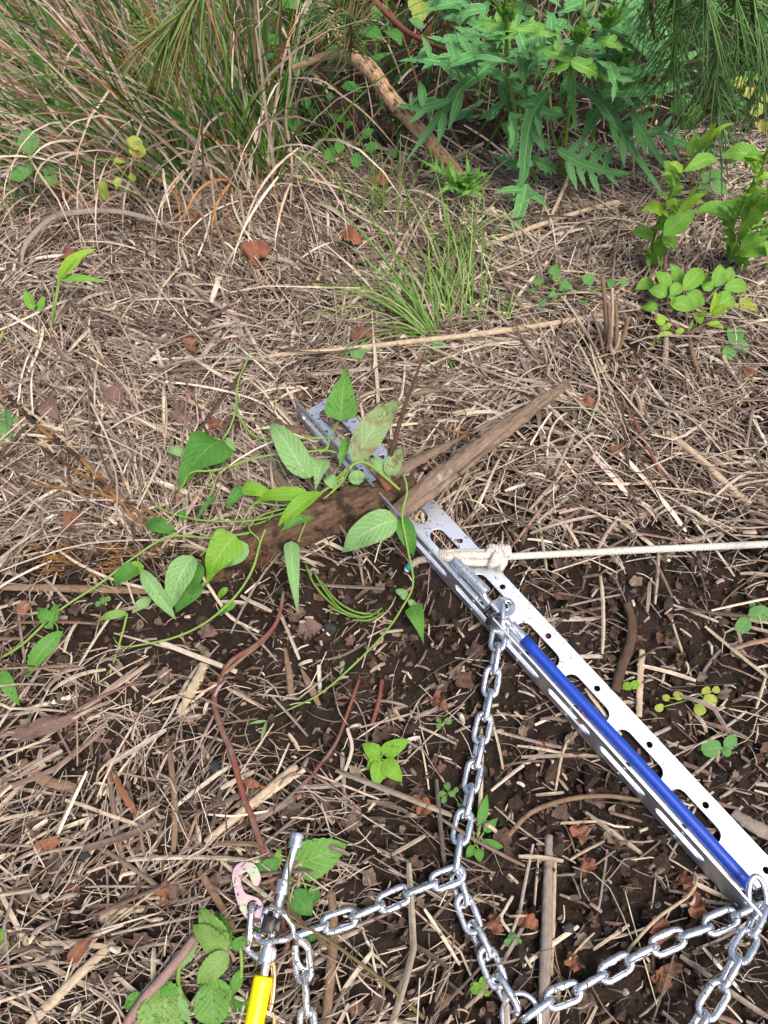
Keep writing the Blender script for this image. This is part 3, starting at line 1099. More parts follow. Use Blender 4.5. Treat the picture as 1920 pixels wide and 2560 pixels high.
def box_geo(c, ax, half, bev=.12):
    """box with chamfered vertical edges; ax: three unit vectors"""
    c = np.array(c)
    ax = [np.array(a) for a in ax]
    b = bev * min(half)
    ring = [(half[0] - b, half[1]), (half[0], half[1] - b), (half[0], -half[1] + b), (half[0] - b, -half[1]), (-half[0] + b, -half[1]), (-half[0], -half[1] + b), (-half[0], half[1] - b), (-half[0] + b, half[1])]
    V = []
    for (z, s) in ((-half[2], 1 - bev * .6), (-half[2] + b, 1), (half[2] - b, 1), (half[2], 1 - bev * .6)):
        for (x, y) in ring:
            V.append(c + ax[0] * x * s + ax[1] * y * s + ax[2] * z)
    F = []
    for i in range(3):
        for k in range(8):
            F.append((i * 8 + k, i * 8 + (k + 1) % 8, (i + 1) * 8 + (k + 1) % 8, (i + 1) * 8 + k))
    V.append(c - ax[2] * half[2])
    V.append(c + ax[2] * half[2])
    for k in range(8):
        F.append((32, (k + 1) % 8, k, -1))
        F.append((33, 24 + k, 24 + (k + 1) % 8, -1))
    return np.array(V), np.array(F)


tie = thing('cable_tie', 'black plastic cable tie looped over the edge of the steel angle', 'cable tie', bar_pt(.386, -.003, 0))
hc = bar_pt(.384, -.001, .0435)
mb = MB()
for (du, dv, hu, hv) in ((-.0042, 0, .0013, .0058), (.0042, 0, .0013, .0058), (0, -.0046, .0029, .0013), (0, .0046, .0029, .0013)):
    mb.add(*box_geo(hc + D3 * du + N3 * dv, (D3, N3, Vector((0, 0, 1))), (hu, hv, .0034)))
mb.add(*box_geo(hc - Vector((0, 0, .0015)), (D3, N3, Vector((0, 0, 1))), (.003, .0034, .0012)))
mb.build('clasp', M['black'], tie)
mb = MB()
loop = [(-.002, .041), (-.0062, .036), (-.0064, .026), (-.004, .0185), (.002, .017), (.010, .0145), (.0175, .0165), (.018, .0205), (.012, .0235), (.005, .032), (.0025, .041)]
for q in range(len(loop) - 1):
    a, b = bar_pt(.389, *loop[q]), bar_pt(.389, *loop[q + 1])
    mid = a.lerp(b, .5)
    dirv = (b - a).normalized()
    mb.add(*box_geo(mid, (dirv, D3, dirv.cross(D3)), ((b - a).length / 2 + .0006, .0022, .0007)))
mb.build('strap', M['black'], tie)


# ------------------------------------------------------------------ chains
def link_mesh(name, pitch_, d, ow, mat, weld=True, sq=.35, nseg=7):
    """one welded link: a stadium of slightly squared wire, long axis x, flat in xy"""
    r = d / 2
    rw = ow / 2 - r
    hl = pitch_ / 2 + r - rw
    pts = []
    st = 4
    for k in range(st + 1):
        pts.append((-hl + 2 * hl * k / st, rw))
    for k in range(1, nseg):
        a = math.pi / 2 - math.pi * k / nseg
        pts.append((hl + rw * math.cos(a), rw * math.sin(a)))
    for k in range(st + 1):
        pts.append((hl - 2 * hl * k / st, -rw))
    for k in range(1, nseg):
        a = -math.pi / 2 - math.pi * k / nseg
        pts.append((-hl + rw * math.cos(a), rw * math.sin(a)))
    n = len(pts)
    Pn = np.array([(x, y, 0) for x, y in pts])
    T = norm(np.roll(Pn, -1, 0) - np.roll(Pn, 1, 0))
    Sd = np.cross(T, (0, 0, 1.0))
    na = 12
    V = []
    for i in range(n):
        bulge = 1.0
        if weld and i == st // 2:
            bulge = 1.16
        for k in range(na):
            a = 2 * math.pi * k / na + math.pi / na
            q = 1 + sq * .22 * abs(math.sin(2 * a)) ** 1.5
            V.append(Pn[i] + (Sd[i] * math.cos(a) + np.array([0, 0, 1.0]) * math.sin(a)) * r * q * bulge * .97)
    F = []
    for i in range(n):
        for k in range(na):
            F.append((i * na + k, i * na + (k + 1) % na, ((i + 1) % n) * na + (k + 1) % na, ((i + 1) % n) * na + k))
    if weld:
        # raise a short welding bead on one side
        pass
    return mesh_data(name, np.array(V), np.array(F), mat)


CP, CD, CW = .0270, .0067, .0218
LINK_CLEAN = link_mesh('link', CP, CD, CW, M['zinc'])
LINK_DIRTY = link_mesh('link', CP, CD, CW, M['zinc_dirty'])


def chain(label, pts, rolls=(0, 90), start=0, group=None, pitch_=CP, muddy=0, tension=None, jit=9, seed=1):
    """links at equal pitch along a path of (pixel, pixel, height); rolls are the alternating turns in degrees"""
    W = catmull(PP(pts), 400)
    seg = np.concatenate([[0], np.cumsum(np.linalg.norm(np.diff(W, axis=0), axis=1))])
    n = max(1, round(seg[-1] / pitch_))
    step = seg[-1] / n
    t = thing('chain', label, 'chain', W[0], group)
    rs = random.Random(seed)
    root = Vector(W[0])
    for i in range(n):
        a = Vector([np.interp(i * step, seg, W[:, k]) for k in range(3)])
        b = Vector([np.interp((i + 1) * step, seg, W[:, k]) for k in range(3)])
        x = (b - a).normalized()
        z = Vector((0, 0, 1))
        y = z.cross(x).normalized()
        z = x.cross(y)
        ang = math.radians(rolls[(i + start) % 2] + rs.uniform(-jit, jit))
        y2 = y * math.cos(ang) + z * math.sin(ang)
        z2 = x.cross(y2)
        R = Matrix((x, y2, z2)).transposed().to_4x4()
        o = bpy.data.objects.new('link', LINK_DIRTY if i < muddy or muddy < 0 else LINK_CLEAN)
        COL.objects.link(o)
        o.parent = t
        o.matrix_basis = Matrix.Translation((a + b) / 2 - root) @ R
    return t


HF, HE = .012, .013
chain('upper zinc chain hanging from the lug by the cable tie down to the chain junction', [(1251, 1512, .020), (1252, 1552, .020), (1242, 1620, .020), (1222, 1745, .013), (1196, 1870, .012), (1172, 1990, .012), (1150, 2095, .014), (1140, 2170, .016)],
      (80, 15), 0, muddy=0, seed=3)
chain('zinc chain running left from the chain junction to the steel cable end', [(1152, 2182, .016), (1085, 2207, .013), (1000, 2240, .012), (900, 2285, .012), (800, 2318, .012), (742, 2336, .012)],
      (8, 75), 0, muddy=0, seed=5)
chain('zinc chain running down from the chain junction to the steel ring', [(1137, 2187, .010), (1152, 2235, .011), (1180, 2310, .012), (1212, 2375, .013), (1238, 2440, .013), (1284, 2520, .014)],
      (62, 18), 0, seed=7)
chain('zinc chain running up from the steel ring to the right end of the blue cable', [(1312, 2546, .013), (1360, 2508, .013), (1455, 2470, .014), (1560, 2408, .016), (1680, 2350, .018), (1790, 2310, .022), (1898, 2262, .026)],
      (85, 12), 0, seed=9)
chain('zinc chain leaving the picture at the lower right corner', [(1905, 2268, .030), (1880, 2330, .034), (1840, 2400, .036), (1800, 2475, .036), (1755, 2545, .036), (1715, 2610, .034)],
      (80, 14), 0, seed=11)
chain('muddy zinc chain below the loop beside the yellow sleeve', [(752, 2362, .015), (760, 2425, .014), (765, 2480, .013), (768, 2545, .013), (772, 2620, .012)],
      (25, 80), 0, muddy=-1, seed=13)
chain('two muddy zinc links joining the hook to the steel cable', [(630, 2270, .018), (622, 2330, .014), (632, 2392, .013), (668, 2385, .016)],
      (75, 20), 0, muddy=-1, seed=15, pitch_=.0262)

# the plain ring below the junction
rc = P(1303, 2545, .011)
ringm = MB().add(*tube_geo([rc + Vector((.0172 * math.cos(t), .0195 * math.sin(t), .001 * math.sin(2 * t))) for t in np.linspace(0, 2 * math.pi, 41)], .0028, 12, 41, spline=False, caps=False))
tag(ringm.build('steel_ring', M['zinc_clean']), 'round zinc plated steel ring cut by the lower picture edge', 'ring')
# open joining link at the right end of the blue cable
e0 = P(1888, 2262, .026)
jl = MB()
cpath = []
for t in np.linspace(0, 2 * math.pi, 33):
    cpath.append(e0 + Vector((.0085 * math.cos(t) + .002, .0185 * math.sin(t) + .006, .006 * math.sin(t) + .004)))
jl.add(*tube_geo(cpath, .0029, 12, 33, spline=False, caps=False))
tag(jl.build('joining_link', M['zinc']), 'upright steel link at the right end of the blue cable', 'link')
cl = thing('cable_tie', 'black cable tie at the right picture edge by the end of the blue cable', 'cable tie', P(1912, 2254, .012))
mb = MB().add(*box_geo(P(1908, 2246, .022), (D3, N3, Vector((0, 0, 1))), (.008, .007, .004)))
mb.build('clasp', M['black'], cl)
mb = MB().add(*tube_geo([P(1908, 2246, .022) + Vector((.011 * math.cos(t), .002, .011 * math.sin(t) - .004)) for t in np.linspace(0, 2 * math.pi, 17)], .0016, 6, 17, spline=False, caps=False))
mb.build('strap', M['black'], cl)

# ------------------------------------------------------------------ hook, cable end, yellow sleeve


def z5(x, y, h=0.0):
    return (540 + x * .226, 2060 + y * .226, h)


outline5 = [(490, 640), (470, 680), (440, 692), (410, 675), (392, 640), (378, 590), (360, 548), (335, 532), (302, 545), (280, 590), (282, 650), (305, 725), (335, 770), (400, 792), (475, 822), (510, 870), (535, 940), (546, 1000), (535, 1095), (502, 1145), (455, 1135), (385, 1092), (320, 1030), (270, 960), (240, 880), (213, 780), (192, 680), (178, 600), (186, 530), (222, 462), (280, 424), (345, 411), (412, 430), (462, 482), (492, 552), (502, 600)]
hk0 = P(*z5(360, 800, .016))
hook_w = [P(*z5(x, y, .016)) - hk0 for x, y in outline5]
lp = catmull(hook_w + [hook_w[0]], 110)[:-1]
hh = P(*z5(405, 910, .016)) - hk0
me = flat_plate('hook_plate', [(q[0], q[1]) for q in lp], [hole_loop(hh.x, hh.y, .0052)], .0032, .0004)
me.materials.append(M['hook'])
hk = link('hook_plate', me, None, hk0)
tag(hk, 'pink and green iridescent flat steel hook lying beside the cable end', 'hook')
hk.rotation_euler = (math.radians(-2), math.radians(3), 0)

cable = thing('cable_end', 'short steel cable with crimped ferrules leading into the yellow sleeve', 'cable', P(*z5(560, 1660, .008)))
cp = [z5(895, 190, .022), z5(860, 300, .021), z5(800, 500, .019), z5(740, 720, .018), z5(690, 920, .018), z5(620, 1220, .017), z5(570, 1450, .016), z5(528, 1680, .015)]
mb = MB()
strand_cable(mb, PP(cp), .0047, 120, 8, 9)
mb.build('steel_strand', M['zinc_clean'], cable)
for (a, b, r, mm) in ((z5(905, 105, .022), z5(878, 275, .022), .0078, 'zinc'), (z5(762, 615, .0185), z5(722, 785, .018), .0074, 'zinc'), (z5(585, 1345, .0165), z5(548, 1530, .016), .0078, 'zinc_clean')):
    MB().add(*collar_geo(P(*a), P(*b), r)).build('ferrule', M[mm], cable)
ya, yb = P(*z5(525, 1680, .0145)), P(*z5(400, 2330, .013))
mb = MB()
mb.add(*tube_geo([ya, ya.lerp(yb, .3), ya.lerp(yb, .6), yb], .0091, 24, 16))
mb.build('yellow_sleeve', M['yellow_sleeve'], cable)
bt = thing('cable_tie', 'small muddy black cable tie around the steel cable beside the hook', 'cable tie', P(*z5(590, 1120, .012)))
cd = (P(*z5(570, 1450, .016)) - P(*z5(690, 920, .018))).normalized()
cs = cd.cross(Vector((0, 0, 1))).normalized()
mb = MB().add(*box_geo(P(*z5(582, 1112, .027)), (cd, cs, Vector((0, 0, 1))), (.0074, .0060, .0040)))
mb.add(*box_geo(P(*z5(665, 1118, .024)), (cd, cs, Vector((0, 0, 1))), (.0055, .0045, .003)))
mb.build('clasp', M['black'], bt)
cc = P(*z5(632, 1110, .017))
mb = MB().add(*tube_geo([cc + (cs * math.cos(t) + Vector((0, 0, 1)) * math.sin(t)) * .0064 for t in np.linspace(0, 2 * math.pi, 17)], .0016, 6, 17, spline=False, caps=False))
mb.build('strap', M['black'], bt)
# pear shaped loop round the cable
lp5 = [z5(610, 905, .020), z5(700, 960, .027), z5(800, 1050, .026), z5(855, 1150, .022), z5(830, 1235, .022), z5(760, 1280, .026), z5(640, 1292, .026), z5(490, 1310, .020)]
mb = MB().add(*tube_geo(PP(lp5), .0029, 12, 48))
tag(mb.build('pear_loop', M['zinc_dirty']), 'open pear shaped steel loop wrapped around the cable', 'loop')
u5 = [z5(600, 1250, .008), z5(530, 1150, .015), z5(525, 1050, .020), z5(560, 950, .020), z5(610, 960, .014), z5(625, 1020, .009)]
tag(MB().add(*tube_geo(PP(u5), .003, 12, 40)).build('steel_link', M['zinc_dirty']), 'muddy steel link standing behind the small cable tie', 'link')
q5 = [z5(850, 1220, .019), z5(930, 1285, .020), z5(1010, 1370, .018), z5(1058, 1460, .015), z5(1050, 1540, .012), z5(990, 1600, .011), z5(925, 1560, .014), z5(890, 1480, .017), z5(878, 1340, .018)]
tag(MB().add(*tube_geo(PP(q5), .0031, 12, 60)).build('open_link', M['zinc_dirty']), 'large bent steel link below the pear shaped loop', 'link')
g5 = [z5(628, 1500, .013), z5(645, 1560, .014), z5(648, 1750, .014), z5(628, 1960, .013), z5(590, 2100, .011), z5(565, 2115, .010)]
tag(MB().add(*tube_geo(PP(g5), .0018, 10, 40)).add(*tube_geo(PP([z5(612, 1520, .010), z5(622, 1700, .010), z5(608, 1950, .010), z5(575, 2090, .009)]), .0016, 8, 30)).build('brass_link', M['brass']), 'long yellow zinc wire link lying against the yellow sleeve', 'link')
g6 = [z5(625, 2080, .012), z5(645, 2150, .012), z5(640, 2300, .012)]
tag(MB().add(*tube_geo(PP(g6), .0018, 10, 20)).build('brass_link', M['brass']), 'second yellow wire link at the lower picture edge', 'link')

# ------------------------------------------------------------------ rope
rope = thing('rope', 'white braided rope knotted through a slot of the steel angle', 'rope', P(1280, 1390, .02))


def strands(mb, pts, r, n_steps, k=3, turns=20, col=(.60, .57, .52), rs=None):
    C = catmull(pts, n_steps)
    T = norm(np.gradient(C, axis=0))
    N = norm(np.cross(T, np.array([0.05, .02, 1.0])))
    B = np.cross(T, N)
    s = np.linspace(0, 1, n_steps)[:, None]
    for j in range(k):
        a = 2 * math.pi * (j / k + turns * s)
        rad = r * .5 * np.ones((n_steps, 1))
        p = C + rad * (np.cos(a) * N + np.sin(a) * B)
        V, F, U = tube_geo(p, r * .56, 7, spline=False)
        mb.add(V, F, U, np.array(col) * random.uniform(.9, 1.08))


mb = MB()
strands(mb, [P(1262, 1392, .022), P(1400, 1385, .024), P(1600, 1375, .030), P(1800, 1366, .036), P(2000, 1357, .040), P(2700, 1330, .030)], .0043, 560, 4, 50)
mb.build('line', M['fibre'], rope)
mb = MB()
# doubled loop from the slot to the knot
for dv, dz in ((-.006, .0), (.006, .0), (0, .006)):
    off = Vector((.2, 1, 0)).normalized() * dv
    strands(mb, [P(1094, 1386, .001) + off * .3, P(1122, 1388, .0125) + off * .6, P(1160, 1392, .016) + off + Vector((0, 0, dz)), P(1200, 1394, .019) + off * 1.15 + Vector((0, 0, dz)), P(1235, 1392, .020) + off + Vector((0, 0, dz))], .0047, 90, 4, 5)
mb.build('loop', M['fibre'], rope)
mb = MB()
kc = P(1243, 1394, .019)
for (tilt, rad, ph, zz) in ((.35, .0125, .2, 0), (-.5, .0118, 1.6, .003), (1.1, .0105, .8, -.001), (.1, .0095, 2.4, .005)):
    pts = []
    for t in np.linspace(0, 1.9 * math.pi, 15):
        v = Vector((0, math.cos(t + ph), math.sin(t + ph))) * rad
        v.x += .004 * math.sin(t * 1.0 + ph)
        v.rotate(Matrix.Rotation(tilt, 3, 'Z'))
        pts.append(kc + v + Vector((.002 * (t - 3), 0, zz)))
    strands(mb, pts, .0047, 110, 4, 4)
mb.build('knot', M['fibre'], rope)
mb = MB()
strands(mb, [P(1064, 1398, .012), P(1045, 1402, .010), P(1026, 1414, .009)], .0044, 30, 3, 2, (.36, .31, .26))
mb.build('tail', M['fibre'], rope)
MB().add(*tube_geo([P(1030, 1411, .009), P(1019, 1421, .009)], .0052, 12, 4)).build('tape', M['teal'], rope)
MB().add(*tube_geo([P(1020, 1420, .009), P(1015, 1428, .009)], [.0048, .003], 10, 4), C=(.6, .6, .55)).build('cut_end', M['fibre'], rope)

# ------------------------------------------------------------------ broken root
root = thing('broken_root', 'thick dark root with a split brown branch lying across the steel angle', 'root', P(760, 1330, 0))


def bark_r(seed, k=.16, groove=None, ridge=0.0):
    def f(A, S):
        n = vnoise(np.cos(A) * 1.4 + 5, S * 9 + np.sin(A) * 1.4, 2.2, seed) - .5 + .6 * (vnoise(np.cos(A) * 2 + 9, S * 26 + np.sin(A) * 2, 3.0, seed + 1) - .5)
        r = 1 + k * 2 * n + ridge * np.sin(A * 7 + 3 * np.sin(S * 4))
        if groove is not None:
            d = np.abs((A - groove - .5 * np.sin(S * 5) + math.pi) % (2 * math.pi) - math.pi)
            r = r * (1 - .55 * np.exp(-(d / .17) ** 2) * smooth01((S - .03) / .1))
        return r
    return f


mb = MB().add(*tube_geo(PP([(500, 1450, -.004), (600, 1385, .006), (740, 1318, .017), (880, 1262, .022), (1000, 1222, .030), (1040, 1205, .036)]), [.014, .023, .028, .027, .021, .010], 36, 90, bark_r(3, .15, None, .07)))
mb.build('log', M['root'], root)
mb = MB().add(*tube_geo(PP([(985, 1290, .030), (1050, 1235, .046), (1140, 1165, .050), (1230, 1097, .050), (1320, 1030, .046), (1390, 977, .040), (1424, 952, .034)]), [.011, .0138, .0132, .0118, .0102, .0078, .0010], 36, 110, bark_r(6, .11, .75, .03)))
mb.build('branch', M['root_pale'], root)
mb = MB().add(*tube_geo(PP([(960, 1205, .040), (1020, 1165, .044), (1090, 1128, .044), (1170, 1085, .036)]), [.005, .0075, .006, .001], 16, 40, bark_r(8, .3), flat=.5))
mb.add(*tube_geo(PP([(1010, 1262, .045), (1120, 1190, .05), (1240, 1105, .046)]), [.003, .006, .001], 12, 30, bark_r(9, .3), flat=.5))
mb.add(*tube_geo(PP([(1170, 1090, .040), (1205, 1068, .042), (1250, 1042, .040)]), [.001, .003, .0008], 8, 14, flat=.5))
for (a, b, r) in (((1370, 985, .042), (1440, 940, .040), .0032), ((1385, 992, .038), (1425, 966, .036), .0028), ((1340, 1000, .046), (1395, 968, .05), .0026), ((1290, 1070, .05), (1345, 1020, .052), .0028), ((1215, 1090, .058), (1262, 1066, .06), .0022), ((1150, 1185, .056), (1240, 1110, .054), .003)):
    mb.add(*tube_geo(PP([a, ((a[0] + b[0]) / 2, (a[1] + b[1]) / 2 - 2, a[2] + .002), b]), [r, r * .8, .0004], 7, 12, bark_r(int(a[0]), .3), flat=.45))
mb.build('splinter', M['root_pale'], root)
mb = MB().add(*tube_geo(PP([(800, 1300, .034), (900, 1245, .040), (1010, 1200, .046)]), [.004, .012, .004], 14, 40, bark_r(12, .3), flat=.35))
mb.add(*tube_geo(PP([(700, 1345, .030), (770, 1310, .037), (850, 1280, .038)]), [.003, .010, .003], 12, 30, bark_r(14, .3), flat=.35))
mb.build('bark_flake', M['root'], root)
MB().add(*tube_geo(PP([(972, 1225, .045), (960, 1190, .055), (952, 1162, .062)]), [.006, .0085, .007], 12, 14, bark_r(15, .15))).build('stub', M['dead_orange'], root)
MB().add(*tube_geo(PP([(985, 1205, .045), (968, 1170, .06), (985, 1110, .09), (1010, 1020, .12), (1035, 955, .14), (1062, 878, .15)]), [.005, .0035, .0028, .0022, .0018, .001], 8, 40, bark_r(17, .1))).build('twig', M['twig_dark'], root)
MB().add(*tube_geo(PP([(1202, 1092, .062), (1160, 1083, .066), (1110, 1074, .062), (1060, 1062, .058)]), [.0018, .0018, .0014, .0006], 8, 24)).build('rootlet', M['orange_root'], root)
# fine hair roots around it
mb = MB()
rs_ = random.Random(4)
for k in range(150):
    x, y = rs_.uniform(560, 1080), 0
    y = 1400 - (x - 560) * .38 + rs_.uniform(-15, 40)
    a, hgt = rs_.uniform(0, 6.28), rs_.uniform(.01, .04)
    l = rs_.uniform(15, 60)
    pts = PP([(x, y, hgt), (x + l * .4 * math.cos(a) + rs_.uniform(-8, 8), y + l * .4 * math.sin(a), hgt * .8), (x + l * math.cos(a), y + l * abs(math.sin(a)), max(.004, hgt * .4))])
    mb.add(*tube_geo(pts, [.0007, .0003], 4, 6, caps=False))
for k in range(120):
    x, y = rs_.uniform(60, 560), rs_.uniform(1360, 1440)
    a = rs_.uniform(-.5, .5) + (math.pi if rs_.random() < .5 else 0)
    l = rs_.uniform(40, 150)
    pts = PP([(x, y, .006), (x + l * .3 * math.cos(a), y + rs_.uniform(-14, 14), .012), (x + l * .6 * math.cos(a), y + rs_.uniform(-18, 18), .010), (x + l * math.cos(a), y + l * math.sin(a), .004)])
    mb.add(*tube_geo(pts, [.0009, .0004], 4, 10, caps=False))
hr = mb.build('hair_roots', M['orange_root'])
hr['kind'] = 'stuff'
tag(hr, 'fine tangled rootlets around the broken root', 'roots')
# ------------------------------------------------------------------ vine
def zq(ox, oy, f):
    def fn(x, y, h=0.0):
        return (ox + x * f, oy + y * f, h)
    return fn


def stem(root_, pts, r, mat, name='stem', n=8, h=0.0, rf=None):
    if root_.get('category') in ('vine', 'plant'):
        k = .60 if root_['category'] == 'vine' else .68
        r = [q * k for q in r] if isinstance(r, list) else r * k
        if rf is None:
            sd = int(abs(pts[0][0]) + abs(pts[0][1])) % 97
            rf = lambda A, S: 1 + .16 * np.exp(-((S * 5 % 1 - .5) / .08) ** 2) + .10 * (vnoise(S * 9, A * 0, 1.0, sd) - .5)
    return MB().add(*tube_geo(PP(pts, h), r, n, None, rf)).build(name, mat, root_)


vine = thing('vine', 'green heart leaved vine trailing over the broken root and the end of the steel angle', 'vine', P(900, 1180, .02))
G = M['stem_green']
Z2 = zq(400, 880, .3617)
Z5 = zq(0, 1280, .5787)
Z4 = zq(500, 1300, .3617)
Z4t = zq(700, 960, .2411)
stem(vine, [Z2(620, 0, .06), Z2(590, 90, .055), Z2(545, 190, .05), Z2(525, 340, .045), Z2(515, 430, .05), Z2(480, 530, .045), Z2(430, 610, .035)], [.0012, .0019, .002], G)
stem(vine, [Z2(525, 340, .045), Z2(555, 460, .05), Z2(640, 570, .05), Z2(760, 605, .055), Z2(950, 598, .06), Z2(1150, 592, .06)], .0021, G)
stem(vine, [Z2(110, 965, .02), Z2(160, 920, .03), Z2(190, 855, .04), Z2(240, 825, .045), Z2(330, 822, .045), Z2(440, 805, .045), Z2(560, 765, .05), Z2(700, 725, .055), Z2(860, 700, .06), Z2(1060, 685, .06), Z2(1150, 680, .06), Z2(1230, 700, .06)], .0022, G)
stem(vine, [Z2(-60, 1010, .01), Z2(0, 1078, .015), Z2(130, 1130, .02), Z2(300, 1165, .022), Z2(500, 1172, .025), Z2(640, 1165, .03), Z2(830, 1120, .035), Z2(980, 1040, .04), Z2(1150, 950, .05), Z2(1270, 860, .06)], .0020, G)
stem(vine, [Z5(-15, 640, .004), Z5(0, 632, .006), Z5(100, 570, .014), Z5(250, 430, .024), Z5(430, 310, .03), Z5(580, 195, .034), Z5(720, 108, .034), Z5(820, 106, .03), Z5(920, 112, .03), Z5(1050, 95, .03), Z5(1200, 62, .034), Z5(1330, -30, .04), Z5(1440, -130, .05), Z5(1500, -190, .06)], .0023, G)
stem(vine, [Z5(1180, 0, .034), Z5(1140, 90, .04), Z5(1122, 140, .04), Z5(1090, 250, .036), Z5(1020, 360, .03), Z5(900, 470, .022), Z5(760, 540, .016), Z5(600, 575, .01), Z5(520, 580, .008), Z5(490, 540, .006)], [.0018, .0023, .0024, .0022, .0010], G)
stem(vine, [Z5(930, 108, .03), Z5(915, 140, .03), Z5(865, 190, .026)], .0018, G)
stem(vine, [Z5(1075, 50, .035), Z5(1080, 80, .04), Z5(1115, 115, .04), Z5(1125, 150, .04)], .0015, G)
stem(vine, [Z5(550, 440, .016), Z5(530, 520, .010), Z5(500, 620, .006), Z5(475, 700, .004)], .0022, G)
stem(vine, [(1007, 1180, .07), (1018, 1227, .07), (1005, 1290, .06), (1018, 1366, .05), (1033, 1458, .035), (1007, 1516, .028), (960, 1585, .022), (880, 1666, .02), (798, 1736, .014), (717, 1776, .008), (668, 1802, .004)], [.0022, .0022, .0020, .0018, .0012], G)
stem(vine, [(1000, 1225, .06), (960, 1190, .066), (915, 1157, .068), (885, 1160, .066), (872, 1175, .064)], [.0024, .0035, .0036, .003], G)
for (a, b, c) in ((Z2(1230, 480, .05), Z2(1190, 560, .06), Z2(1150, 600, .062)), (Z2(1180, 600, .06), Z2(1150, 660, .06), Z2(1100, 690, .06)), (Z2(1165, 590, .062), Z2(1160, 660, .06), Z2(1100, 700, .06)),
                  (Z2(1300, 800, .062), Z2(1240, 880, .055), Z2(1120, 960, .045)), (Z2(1310, 810, .062), Z2(1260, 900, .055), Z2(1180, 980, .05)), (Z2(1290, 850, .06), Z2(1200, 950, .05), Z2(1000, 1180, .035)),
                  (Z2(1280, 860, .06), Z2(1150, 1000, .05), Z2(980, 1100, .04)), (Z2(1060, 1020, .04), Z2(850, 1060, .04), Z2(680, 1040, .04)), (Z2(950, 1060, .035), Z2(700, 1130, .035), Z2(610, 1220, .03)),
                  (Z2(820, 1130, .03), Z2(700, 1180, .03), Z2(600, 1200, .02)), (Z2(1360, 740, .065), Z2(1330, 780, .065), Z2(1290, 830, .06)), (Z2(1200, 600, .06), Z2(1350, 640, .06), Z2(1480, 670, .055)),
                  (Z2(560, 1200, .03), Z2(640, 1060, .036), Z2(760, 1010, .04)), (Z2(340, 820, .044), Z2(375, 930, .03), Z2(330, 1020, .02)), (Z2(1040, 1130, .04), Z2(1000, 1200, .04), Z2(960, 1260, .036)), (Z2(740, 1240, .035), Z2(820, 1130, .04), Z2(980, 1050, .045))):
    stem(vine, [a, b, c], .0015, G)
stem(vine, [Z5(1335, 15, .045), Z5(1310, 70, .05), Z5(1288, 130, .05)], .0014, G)
stem(vine, [Z5(595, 200, .034), Z5(600, 225, .034), Z5(608, 250, .034)], .0013, G)
stem(vine, [Z5(215, 460, .022), Z5(245, 490, .024), Z5(250, 520, .024)], .0012, G)
